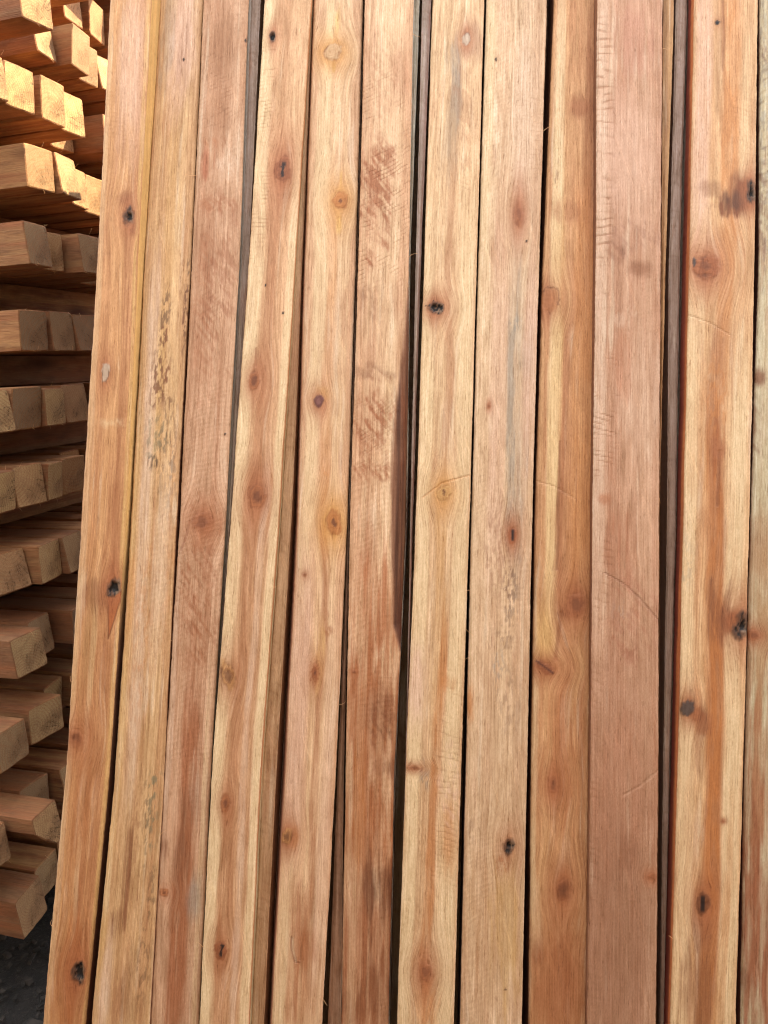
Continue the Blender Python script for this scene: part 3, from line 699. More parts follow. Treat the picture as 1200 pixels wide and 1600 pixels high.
def sawlike(x):
    return 0.5 + 0.5 * np.sin(x)

def make_leaning_beam(k, spec, label, name='leaning_beam', group='long sawn timbers leaning side by side'):
    rng = np.random.RandomState(100 + k)
    rows = spec['rows']
    tk = np.array([r[0] for r in rows])[::-1]; sl = np.array([r[1] for r in rows])[::-1]
    sr = np.array([r[2] for r in rows])[::-1]; nk = np.array([r[3] for r in rows])[::-1]
    W = float(np.mean(sr - sl))
    ext = 1.5 + 0.16 * math.sin(k * 2.3)
    bot = -0.937
    vis = np.arange(-0.66, 0.70, 0.0016)
    T = np.concatenate([np.linspace(bot, -0.665, 24), vis, np.linspace(0.705, ext, 60)])
    def interp(ts, vs):
        # measured stretch, then straight on at the same size
        o = np.interp(T, ts, vs)
        return o
    cen = (sl + sr) / 2; wid = sr - sl
    c_i = interp(tk, cen); w_i = interp(tk, wid); n_i = interp(tk, nk)
    slope = np.polyfit(tk, cen, 1)[0]
    lo, hi = tk[0], tk[-1]
    c_i = c_i + np.where(T < lo, (T - lo) * slope * 0.5, 0) + np.where(T > hi, (T - hi) * slope * 0.5, 0)
    ker = np.hanning(61); ker /= ker.sum()
    def smooth(a):
        pad = np.pad(a, 30, mode='edge'); return np.convolve(pad, ker, 'valid')
    c_i = smooth(c_i); w_i = smooth(w_i)
    NF, NS, NB = 62, 14, 4
    # ring parameter: front (0..NF), right side, back, left side
    uf = np.linspace(0, 1, NF)
    sk = spec.get('skew', 0.0)
    ring_u = np.concatenate([uf, np.ones(NS), np.linspace(1, 0, NB + 2)[1:-1], np.zeros(NS)])
    ring_d = np.concatenate([np.zeros(NF), np.linspace(0, 1, NS + 1)[1:], np.ones(NB), np.linspace(1, 0, NS + 1)[:-1]])
    face = np.concatenate([np.zeros(NF), np.ones(NS), np.full(NB, 2), np.full(NS, 3)])
    M = len(ring_u)
    TT = T[:, None] * np.ones(M)[None]; U = ring_u[None] * np.ones(len(T))[:, None]
    D = ring_d[None] * np.ones(len(T))[:, None]
    FC = face[None] * np.ones(len(T))[:, None]
    Wd = w_i[:, None]
    S = (U - 0.5) * Wd                      # local across, metres
    thick = spec.get('thick', THICK)
    X = c_i[:, None] + S + sk * D
    Y = D * thick - n_i[:, None]
    # edge raggedness and rounding
    e1 = (fbm(TT * 14, FC * 0 + 3.3, 10 + k, 3) - 0.5) * 0.0012 + (fbm(TT * 320, FC * 0 + 1.3, 11 + k, 2) - 0.5) * 0.0006
    e2 = (fbm(TT * 14, FC * 0 + 8.3, 12 + k, 3) - 0.5) * 0.0012 + (fbm(TT * 320, FC * 0 + 2.3, 13 + k, 2) - 0.5) * 0.0006
    X = X + np.where(U < 0.5, e1 * (1 - 2 * U), e2 * (2 * U - 1))
    edge = np.minimum(U, 1 - U) * W
    rr = 0.0016
    Y = Y + np.where(FC == 0, rr * sstep(rr * 1.2, 0, edge) * (0.6 + 0.8 * vnoise(TT * 90, U * 2, 70 + k)), 0)
    # ---------- colour
    c0, c1 = [lin(c) for c in spec['base']]
    us = U * W; v = TT
    warp = (fbm(us * 12, v * 1.6, 20 + k, 3) - 0.5) * 0.013
    g = S.copy()
    dy = np.zeros_like(S)
    relief = np.zeros_like(S)
    feats = spec['feats']
    knots = [f for f in feats if f[0] == 'K']
    kd = []
    for (_, ku, kt, rx, ry, kind, halo, tu, td, an) in knots:
        ds = (U - ku) * Wd; dt = TT - kt
        ca, sa = math.cos(an), math.sin(an)
        a = ds * ca - dt * sa; b = ds * sa + dt * ca
        kd.append((ds, dt, a, b))
        near = np.exp(-(ds / (rx * 2.8)) ** 2 - (dt / (ry * 3.0)) ** 2)
        g = g - ds * near * (0.85 if rx > 0.003 else 0.2)
    gg = g + warp
    st1 = fbm(gg * 75, v * 1.1, 30 + k, 4)
    st2 = fbm(gg * 330, v * 3.2, 31 + k, 3)
    st3 = fbm(gg * 160, v * 16, 32 + k, 4)
    mot = fbm(us * 45, v * 18, 33 + k, 4)
    mixf = sstep(0.33, 0.68, st1 * 0.6 + st2 * 0.2 + mot * 0.2)
    colr = c0[None, None] * (1 - mixf[..., None]) + c1[None, None] * mixf[..., None]
    def blend(mask, c, strength=1.0):
        nonlocal colr
        mk = np.clip(mask * strength, 0, 1)[..., None]
        colr = colr * (1 - mk) + lin(c)[None, None] * mk
    st4 = fbm(gg * 520, v * 42, 34 + k, 3)
    clo = fbm(us * 26 + 3, v * 9, 35 + k, 4)
    tone = 1 + (st2 - 0.5) * 0.34 + (st3 - 0.5) * 0.44 + (mot - 0.5) * 0.26 + (st4 - 0.5) * 0.30
    # growth lines: long arches where the ring planes run out of the face
    tc_ = rng.uniform(-0.5, 0.6); s0_ = rng.uniform(-0.3, 0.3) * W; eps = rng.uniform(0.022, 0.05)
    arch = np.sqrt((gg - s0_) ** 2 + (eps * (TT - tc_)) ** 2 + 1e-8) + (fbm(us * 30, v * 5, 37 + k, 3) - 0.5) * 0.004
    per_ = rng.uniform(0.0030, 0.0052)
    ln_ = sawlike(arch * 2 * math.pi / per_ + fbm(arch * 150, v * 0.5, 38 + k, 2) * 6)
    ln_ = sstep(0.55, 1.0, ln_) * (0.35 + 0.9 * sstep(0.35, 0.65, fbm(us * 22, v * 5 + 3, 39 + k, 3)))
    lg = fbm(gg * 1000, v * 1.0, 44 + k, 2) - 0.5
    tone = tone * (1 - 0.15 * ln_) * (1 + lg * 0.16)
    # broad shallow arcs left by the saw
    sg = 1 if rng.rand() < 0.5 else -1
    pa = (TT + sg * 0.45 * us + 3.0 * (us - 0.02) ** 2) * 2 * math.pi / rng.uniform(0.0052, 0.0075) + (fbm(v * 16, us * 14, 45 + k, 4) - 0.5) * 22
    am = sstep(0.40, 0.66, fbm(us * 14 + 5, v * 4, 46 + k, 3)) * (0.4 + fbm(us * 160, v * 200, 47 + k, 2))
    arcs = (sawlike(pa) - 0.5) * am
    ak = 1.0 if k in (2, 3, 6, 8) else 0.45
    tone = tone * (1 + 0.075 * arcs * ak)
    relief = relief + arcs * 0.16 * ak
    # scattered darker heart flecks and pale wisps that run with the grain
    fle = sstep(0.56, 0.72, st3 * 0.6 + clo * 0.4)
    wis = sstep(0.57, 0.75, fbm(gg * 210 + 4, v * 9 + 7, 36 + k, 4) * 0.65 + clo * 0.35)
    colr = colr * np.stack([tone ** 0.8, tone, tone ** 1.25], -1)
    blend(fle, (168, 108, 70), 0.42)
    blend(wis, (246, 220, 186), 0.34)
    FRONT = (FC == 0)
    wob = (fbm(us * 8 + 9, v * 3.5, 40 + k, 4) - 0.5)
    wob2 = (fbm(gg * 220, v * 14, 41 + k, 4) - 0.5)
    spk = fbm(us * 430, v * 120, 42 + k, 3)
    for f in feats:
        if f[0] == 'S':
            _, c, st, wd, pts, rag = f
            pts = sorted(pts, key=lambda p: p[1])
            pt = np.array([p[1] for p in pts]); pu = np.array([p[0] for p in pts])
            cu = np.interp(TT, pt, pu)
            d = (U - cu) + wob * 0.16 * (0.3 + rag) + wob2 * 0.14 * rag
            mk = sstep(wd * 1.35, wd * 0.55, np.abs(d))
            tw = TT + wob2 * 0.10 + wob * 0.10
            fade = sstep(pt[0] - 0.12, pt[0] + 0.05, tw) * sstep(pt[-1] + 0.12, pt[-1] - 0.05, tw)
            mk = mk * fade * (1 - rag * 0.55 * sstep(0.42, 0.62, st3))
            blend(mk * FRONT, c, st)
    for f in feats:
        if f[0] == 'P':
            _, c, st, pu, pt, rx, ry, mode = f
            ds = (U - pu) * Wd; dt = TT - pt
            n1 = fbm(ds / rx * 1.3 + 5, dt / ry * 1.3, 50 + k, 4) * 0.6 + fbm(gg * 300, v * 60, 51 + k, 3) * 0.4 - 0.5
            r = np.sqrt((ds / rx) ** 2 + (dt / ry) ** 2) + n1 * 1.1
            if mode == 0: mk = sstep(1.35, 0.35, r)
            elif mode == 1:
                mk = sstep(1.25, 0.5, r) * sstep(0.49, 0.60, spk * 0.72 + fbm(us * 230, v * 110, 52 + k, 3) * 0.28) * 0.8
            elif mode == 2:
                dg = fbm((us * 0.80 + v * 0.62) * 300, (us * 0.62 - v * 0.80) * 60, 53 + k, 3)
                r = r + (fbm(us * 60, v * 50, 54 + k, 4) - 0.5) * 1.6
                mk = sstep(1.5, 0.5, r) * (0.12 + 0.88 * sstep(0.40, 0.62, dg * 0.45 + st3 * 0.3 + spk * 0.25)) * 0.85
            else:
                mk = sstep(1.3, 0.45, r + wob2 * 1.6) * (0.45 + 0.55 * sstep(0.38, 0.6, st2 * 0.5 + st3 * 0.5))
            blend(mk * FRONT, c, st)
        elif f[0] == 'T':
            _, c, st, pu, pt, rx, ry = f
            ds = (U - pu) * Wd; dt = (TT - pt) / ry
            wloc = rx * np.clip(0.5 + 0.5 * dt, 0, 1)
            ds = ds - 0.3 * rx * dt + wob * 0.008
            mk = sstep(wloc * 1.1 + 1e-4, wloc * 0.85, np.abs(ds)) * (np.abs(dt) < 1)
            blend(mk * FRONT, c, st)
            blend(sstep(0.0012, 0.0004, np.abs(np.abs(ds) - wloc)) * (np.abs(dt) < 1) * FRONT, (96, 56, 32), 0.6)
        elif f[0] == 'L':
            _, c, st, pts, hw = f
            best = np.full(S.shape, 9.0)
            for (u0, t0), (u1, t1) in zip(pts[:-1], pts[1:]):
                ax = (u0 - 0.5) * W; bx = (u1 - 0.5) * W
                px = (U - 0.5) * W - ax; py = TT - t0
                vx = bx - ax; vy = t1 - t0
                h = np.clip((px * vx + py * vy) / (vx * vx + vy * vy), 0, 1)
                best = np.minimum(best, np.hypot(px - h * vx, py - h * vy))
            hw = max(hw, 0.0009)
            mk = sstep(hw * 1.8, hw * 0.5, best + (spk - 0.5) * 0.0012)
            blend(mk * FRONT, c, st * (0.7 if sum(c) < 420 else 0.3))
            relief -= mk * FRONT * 0.6
    for f in feats:
        if f[0] == 'W':
            _, u0, u1, t0, t1, per, sl_, st = f
            per = per * 1.0
            ph = (TT + sl_ * (S + (U - 0.5) ** 2 * 0.02)) * 2 * math.pi / per + (fbm(v * 26, us * 30, 60 + k, 3) - 0.5) * 10
            amp = sstep(u0 - 0.12, u0 + 0.05, U) * sstep(u1 + 0.12, u1 - 0.08, U) * sstep(t0, t0 + 0.04, TT) * sstep(t1, t1 - 0.04, TT)
            amp = amp * sstep(0.25, 0.6, fbm(us * 40, v * 24, 61 + k, 3))
            lw = sstep(0.62, 1.0, sawlike(ph)) * sstep(0.3, 0.65, fbm(us * 70, v * 160, 62 + k, 2))
            colr = colr * (1 - (amp * lw * FRONT * st * 0.40)[..., None] * np.array([0.75, 1.0, 1.2]))
            relief -= amp * lw * FRONT * st * 0.5
    # knots
    for (ds, dt, a, b), (_, ku, kt, rx, ry, kind, halo, tu, td, an) in zip(kd, knots):
        loc = (np.abs(ds) < rx * 6) & (np.abs(dt) < ry * 6 + max(tu, td) * 2.5) & FRONT
        if not loc.any(): continue
        n1 = (fbm(ds / rx * 1.1 + 7, dt / ry * 1.1 + ku * 30, 80 + k, 3) - 0.5)
        n2 = (fbm(ds / rx * 4, dt / ry * 4, 81 + k, 3) - 0.5)
        r = np.sqrt((a / rx) ** 2 + (b / ry) ** 2) + n1 * 0.9 + n2 * 0.34 + (st4 - 0.5) * 0.35
        up_ = np.where(dt > 0, tu, td) + ry * 0.5
        tail = np.exp(-(ds / (rx * (0.55 + 0.45 * np.exp(-np.abs(dt) / (up_ + 1e-5))))) ** 2) * np.exp(-(np.abs(dt) / up_) ** 1.4)
        tail = tail * (0.55 + 0.9 * st2)
        orange = kind in ('ringor', 'yring', 'palering')
        hc = (206, 140, 66) if orange else (170, 100, 60)
        hl = np.exp(-(np.sqrt((ds / rx) ** 2 * 0.9 + (dt / ry) ** 2 * 0.55) / 2.0 + (mot - 0.5) * 0.5) ** 2)
        blend(np.where(loc, tail, 0), (200, 140, 66) if orange else (166, 100, 62), 0.72 * halo)
        blend(np.where(loc, hl * (0.7 + 0.6 * mot), 0), hc, 0.9 * halo)
        body = np.where(loc, sstep(1.18, 0.78, r), 0)
        rim = np.where(loc, sstep(0.30, 0.0, np.abs(r - 0.98)), 0) * np.clip(0.35 + n1 * 2.5, 0.1, 1)
        core = np.where(loc, sstep(0.5, 0.28, r), 0)
        rings = 0.5 + 0.5 * np.sin(r * 15 + n1 * 3)
        if kind == 'tight':
            blend(body, (172, 104, 62), 0.85); blend(body * rings, (134, 78, 46), 0.5); blend(core, (112, 62, 38), 0.75); blend(rim, (124, 70, 40), 0.5)
        elif kind in ('hole', 'ragged'):
            blend(body, (96, 62, 42), 0.95); blend(body * sstep(0.1, 0.6, a / rx + n2), (150, 120, 92), 0.5)
            blend(np.where(loc, sstep(0.72, 0.5, r + n2 * (2.2 if kind == 'ragged' else 0.7)), 0), (28, 20, 16), 1.0)
            if rx > 0.003: Y = Y + np.where(loc, sstep(0.75, 0.35, r) * 0.0035, 0)
            blend(rim, (110, 64, 38), 0.6)
        elif kind == 'crack':
            blend(body, (156, 90, 54), 0.9); blend(body * rings, (124, 70, 42), 0.5)
            ln = np.where(loc, sstep(0.30, 0.12, np.abs(a / rx + n2 * 0.7)) * sstep(0.75, 0.5, np.abs(b / ry)), 0)
            blend(ln, (36, 24, 20), 0.95)
        elif kind in ('ring', 'ring2', 'eye'):
            blend(body, (196, 140, 84) if kind != 'eye' else (158, 88, 50), 0.7); blend(rim, (112, 62, 36), 0.85)
            blend(np.where(loc, sstep(0.16, 0.02, np.abs(r - 0.5)), 0), (126, 72, 42), 0.6); blend(core, (96, 54, 36), 0.7)
        elif kind in ('ringor', 'yring', 'palering'):
            blend(body, {'ringor': (192, 122, 66), 'yring': (212, 164, 102), 'palering': (206, 166, 122)}[kind], 0.85)
            blend(body * rings, (170, 96, 44), 0.45 if kind != 'palering' else 0.2)
            blend(rim, (128, 76, 44), 0.8 if kind == 'palering' else 0.45)
            if kind != 'palering': blend(np.where(loc, sstep(0.34, 0.16, r), 0), (104, 56, 34), 0.75)
        elif kind == 'purple':
            blend(body, (112, 64, 58), 0.95); blend(core, (140, 90, 78), 0.7); blend(rim, (80, 44, 36), 0.6)
        elif kind in ('pale', 'grey'):
            blend(body, (190, 160, 132) if kind == 'pale' else (84, 68, 60), 0.95); blend(rim, (84, 52, 38), 0.9)
        elif kind == 'star':
            blend(np.where(loc, sstep(1.5, 0.5, r + n2 * 2.5), 0), (156, 88, 50), 0.8); blend(core, (96, 50, 34), 0.8)
        elif kind in ('slit', 'slit2'):
            blend(body, (158, 88, 52) if kind == 'slit' else (110, 62, 36), 0.8)
            blend(np.where(loc, sstep(0.42, 0.2, np.abs(a / rx)) * sstep(0.8, 0.5, np.abs(b / ry)), 0), (34, 20, 18), 0.95)
        elif kind == 'arc':
            blend(np.where(loc & (ds > -rx), sstep(1.3, 0.8, r), 0), (180, 114, 68), 0.6)
            blend(np.where(loc, sstep(0.2, 0.05, np.abs(r - 1.25)) * (dt > -ry * 0.6), 0), (132, 80, 48), 0.7)
        elif kind == 'diag':
            blend(body, (150, 86, 52), 0.8)
            blend(np.where(loc, sstep(0.3, 0.1, np.abs(b / ry)) * sstep(1.2, 0.9, np.abs(a / rx)), 0), (96, 52, 36), 0.85)
        else:
            blend(np.where(loc, sstep(1.4, 0.2, r), 0), (126, 72, 44) if kind == 'soft2' else (150, 88, 54), 0.75); blend(core, (120, 68, 42), 0.5)
        relief += body * 0.25 - rim * 0.4
    # wane along one arris
    if any(f[0] == 'WANE' for f in feats):
        wl = np.interp(T, [-0.16, -0.13, 0.0, 0.08, 0.24, 0.27], [0, 0.012, 0.020, 0.018, 0.004, 0])[:, None]
        dist = (1 - U) * Wd
        msk = sstep(0.0026, -0.0026, dist - wl * (1 + wob * 0.9 + wob2 * 0.5)) * FRONT * (wl > 0)
        blend(msk, (126, 74, 48), 0.85)
        blend(msk * sstep(0.5, 0.7, st3), (150, 88, 56), 0.6)
        blend(msk * sstep(0.5, 0.62, st2), (60, 32, 26), 0.6)
        Y = Y + msk * np.clip(wl - dist, 0, 1) * 0.9
        relief += msk * (st3 - 0.5) * 2
        Y = np.where((FC == 1) & (D < 0.5), np.maximum(Y, -n_i[:, None] + wl * 0.9), Y)
    # faint tool scratches and dust-like fibres
    scr = sstep(0.70, 0.80, fbm((us + v * 0.35) * 700, (v - us * 0.35) * 16, 90 + k, 2))
    colr = colr * (1 + (scr * 0.12 * FRONT)[..., None])
    # side faces
    SIDE = (FC == 1) | (FC == 3) | (FC == 2)
    dd = D * thick
    s1 = fbm(dd * 90 + FC * 7, v * 1.5, 91 + k, 4); s2 = fbm(dd * 420 + FC * 3, v * 8, 92 + k, 3)
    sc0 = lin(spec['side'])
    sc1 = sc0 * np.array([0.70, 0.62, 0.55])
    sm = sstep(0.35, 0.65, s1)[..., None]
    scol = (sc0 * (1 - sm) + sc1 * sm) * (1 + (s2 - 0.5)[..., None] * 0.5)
    if 'left' in spec:
        for (d0, d1, c) in spec['left']:
            dn = D + (fbm(v * 4, dd * 30, 93 + k, 3) - 0.5) * 0.22
            mk = (sstep(d0 - 0.04, d0 + 0.04, dn) * sstep(d1 + 0.04, d1 - 0.04, dn) * (FC == 3))[..., None]
            scol = scol * (1 - mk) + lin(c) * mk * (1 + (s2 - 0.5)[..., None] * 0.7)
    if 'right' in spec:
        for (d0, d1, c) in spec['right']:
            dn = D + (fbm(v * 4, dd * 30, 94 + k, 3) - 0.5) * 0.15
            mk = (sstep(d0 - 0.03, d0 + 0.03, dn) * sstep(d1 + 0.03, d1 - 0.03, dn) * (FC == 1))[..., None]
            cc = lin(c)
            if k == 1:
                fd = sstep(-0.02, -0.2, TT)[..., None]  # shade of the dark gap painted into the side towards the foot
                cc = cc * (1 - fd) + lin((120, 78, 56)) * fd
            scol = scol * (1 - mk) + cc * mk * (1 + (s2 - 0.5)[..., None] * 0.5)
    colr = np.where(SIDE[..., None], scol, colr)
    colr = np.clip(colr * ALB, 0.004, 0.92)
    Y = Y - relief * 0.00012
    # grain coords: across (bent), along, id
    GX = np.where(FRONT, gg, dd + 0.3 + 0.1 * FC)
    grain = np.stack([GX + k * 1.7, TT + warp * 2, np.full_like(S, 0.37 * k)], -1)
    V = np.stack([X, Y, TT], -1)
    Nr = len(T)
    i = np.arange(Nr - 1)[:, None]; j = np.arange(M)[None]
    j2 = (j + 1) % M
    F = np.stack([i * M + j, i * M + j2, (i + 1) * M + j2, (i + 1) * M + j], -1).reshape(-1, 4)
    # local origin at the foot
    org = np.array([c_i[0], thick / 2 - n_i[0], bot])
    V = V.reshape(-1, 3) - org
    # end caps as quads between front half and back half of the ring
    caps = []
    def cap(base, flip):
        fr = list(range(NF)); bk = list(range(NF, M))
        nb = len(bk)
        for a_ in range(NF - 1):
            b0 = bk[nb - 1 - int(a_ * (nb - 1) / (NF - 1))]; b1 = bk[nb - 1 - int((a_ + 1) * (nb - 1) / (NF - 1))]
            if b0 == b1:
                b0_, b1_ = b0, b0
                continue
            caps.append([base + a_, base + a_ + 1, base + b1, base + b0][::(1 if flip else -1)])
    # simple cap: two extra quads over the four corners plus strips
    ca = [0, NF - 1, NF + NS - 1, NF + NS + NB]
    caps.append([ca[3], ca[2], ca[1], ca[0]])
    base = (Nr - 1) * M
    caps.append([base + ca[0], base + ca[1], base + ca[2], base + ca[3]])
    nF = len(F)
    F = np.concatenate([F, np.array(caps)], 0)
    mi = np.zeros(len(F), np.int32); mi[nF:] = 1
    me = mesh_from(name, V, F, [M_FRONT, M_END], mi)
    at = me.attributes.new('tone', 'FLOAT_COLOR', 'POINT')
    ca4 = np.concatenate([colr.reshape(-1, 3), np.ones((colr.size // 3, 1))], 1).astype(np.float32)
    at.data.foreach_set('color', ca4.ravel())
    ag = me.attributes.new('grain', 'FLOAT_VECTOR', 'POINT')
    ag.data.foreach_set('vector', grain.reshape(-1, 3).astype(np.float32).ravel())
    ar = me.attributes.new('relief', 'FLOAT', 'POINT')
    ar.data.foreach_set('value', relief.reshape(-1).astype(np.float32))
    o = bpy.data.objects.new(name, me)
    COL.objects.link(o)
    mw = lean_matrix()
    wp = P0 + ES * org[0] - EN * org[1] + ET * org[2]
    mw.translation = Vector(wp)
    o.matrix_world = mw
    tag(o, label, 'timber', group)
    # torn fibres clinging to the arrises
    for q in range(spec.get('fibres', 2)):
        tq = rng.uniform(-0.58, 0.62); sd = rng.choice([-1, 1])
        ii = int(np.argmin(np.abs(T - tq)))
        x0 = c_i[ii] + sd * w_i[ii] / 2
        fibre(o, np.array([x0, -n_i[ii] + 0.001, tq]) - org, sd, rng)
    return o

def tube(points, radii, mat, name, parent, nseg=5):
    V = []; F = []
    P = [Vector(p) for p in points]
    for i, p in enumerate(P):
        d = (P[min(i + 1, len(P) - 1)] - P[max(i - 1, 0)]).normalized()
        a = d.orthogonal().normalized(); b = d.cross(a)
        for j in range(nseg):
            an = 2 * math.pi * j / nseg
            V.append(p + (a * math.cos(an) + b * math.sin(an)) * radii[i])
    for i in range(len(P) - 1):
        for j in range(nseg):
            F.append([i * nseg + j, i * nseg + (j + 1) % nseg, (i + 1) * nseg + (j + 1) % nseg, (i + 1) * nseg + j])
    me = mesh_from(name, [tuple(v) for v in V], F, [mat])
    o = bpy.data.objects.new(name, me)
    COL.objects.link(o)
    if parent: o.parent = parent
    return o

def fibre(parent, p, sd, rng):
    n = 7
    L = rng.uniform(0.006, 0.016); ang = rng.uniform(-1.2, 1.2); bend = rng.uniform(-1.5, 1.5)
    pts = []; q = np.array(p, float)
    for i in range(n):
        pts.append(tuple(q)); ang += bend / n
        q = q + np.array([sd * math.cos(ang), -0.25 * math.cos(ang * 2), math.sin(ang)]) * L / n
    tube(pts, [0.00028 * (1 - 0.6 * i / n) for i in range(n)], M_FIB, 'splinter', parent, 4)

# ---------------------------------------------------------------- the long leaning beams
BEAMS[3]['right'] = [(0.16, 1.1, (222, 208, 192))]
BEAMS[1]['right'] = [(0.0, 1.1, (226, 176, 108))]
BEAMS[4]['right'] = [(0.0, 0.18, (206, 136, 88)), (0.22, 0.8, (234, 208, 160)), (0.85, 1.1, (170, 104, 70))]
BEAMS[5]['skew'] = -0.013
BEAMS[7]['left'] = [(0.0, 0.45, (206, 120, 86)), (0.5, 1.1, (214, 186, 164))]
BEAMS[11]['left'] = [(0.0, 0.24, (226, 132, 78)), (0.24, 0.52, (150, 70, 52)), (0.52, 1.1, (232, 216, 190))]
BEAMS[10]['thick'] = 0.022
BEAMS[11]['thick'] = 0.050
BEAMS[5]['left'] = [(0.0, 1.1, (200, 138, 104))]
BEAMS[6]['right'] = [(0.0, 1.1, (214, 204, 186))]
LABELS = {
 1: 'leftmost tall leaning beam, its right arris bright yellow, standing beside the stacked timber ends',
 2: 'leaning beam with grey-green mould spots, second in from the stacked timber ends',
 3: 'pinkish leaning beam with brown saw-burn swirls and a grey right side face',
 4: 'leaning beam with cream outer edges and brown knots strung down its middle, tan strip along its right side',
 5: 'pale leaning beam with orange-ringed knots and a purple-cored knot above its middle',
 6: 'leaning beam covered in crosshatched saw marks at the top and dark red-brown below',
 7: 'creamy leaning beam with a ragged black knot high up and a thin orange streak down its lower centre',
 8: 'wide pale leaning beam with a grey-blue stain down its middle and a dark knot hole near the bottom',
 9: 'leaning beam with a yellow left band and soft dark brown knots in its lower half',
 10: 'widest pink leaning beam with fine horizontal saw cuts on its left edge, beside the broad black gap',
 11: 'cream leaning beam with a deep red-brown heart streak and black knots at its edges',
 12: 'greenish grey leaning beam cut off by the right border of the picture',
 13: 'plain tan leaning beam standing to the right of the greenish grey one',
}
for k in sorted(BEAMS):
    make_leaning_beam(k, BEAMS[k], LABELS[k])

# second row, glimpsed through the gaps
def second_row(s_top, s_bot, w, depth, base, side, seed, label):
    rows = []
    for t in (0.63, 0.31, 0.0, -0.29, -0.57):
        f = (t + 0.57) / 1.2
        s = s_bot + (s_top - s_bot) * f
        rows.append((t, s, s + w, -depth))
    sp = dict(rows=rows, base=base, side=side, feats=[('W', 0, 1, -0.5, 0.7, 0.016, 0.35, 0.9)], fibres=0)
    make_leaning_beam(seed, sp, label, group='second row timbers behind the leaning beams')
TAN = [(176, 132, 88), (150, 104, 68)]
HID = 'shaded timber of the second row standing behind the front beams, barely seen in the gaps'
for i, (rows_, base_, lab_) in enumerate(FILLER_STRIPS):
    make_leaning_beam(60 + i, dict(rows=rows_, base=base_, side=base_[1], feats=[('W', 0, 1, -0.5, 0.7, 0.011, 0.35, 0.35)], fibres=0, thick=0.034), lab_, name='filler_strip', group='filler strips added in the gaps between leaning beams')
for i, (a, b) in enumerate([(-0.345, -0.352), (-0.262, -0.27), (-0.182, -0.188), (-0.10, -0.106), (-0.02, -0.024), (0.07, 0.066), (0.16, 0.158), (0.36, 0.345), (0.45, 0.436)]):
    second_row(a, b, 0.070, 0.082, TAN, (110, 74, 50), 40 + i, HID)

# ---------------------------------------------------------------- stacked timber
UR = np.array([0.28244, 0.95928, 0.0]); NR = np.array([0.95928, -0.28244, 0.0])
Q0 = np.array([-0.62607, 1.39533, 0.0])

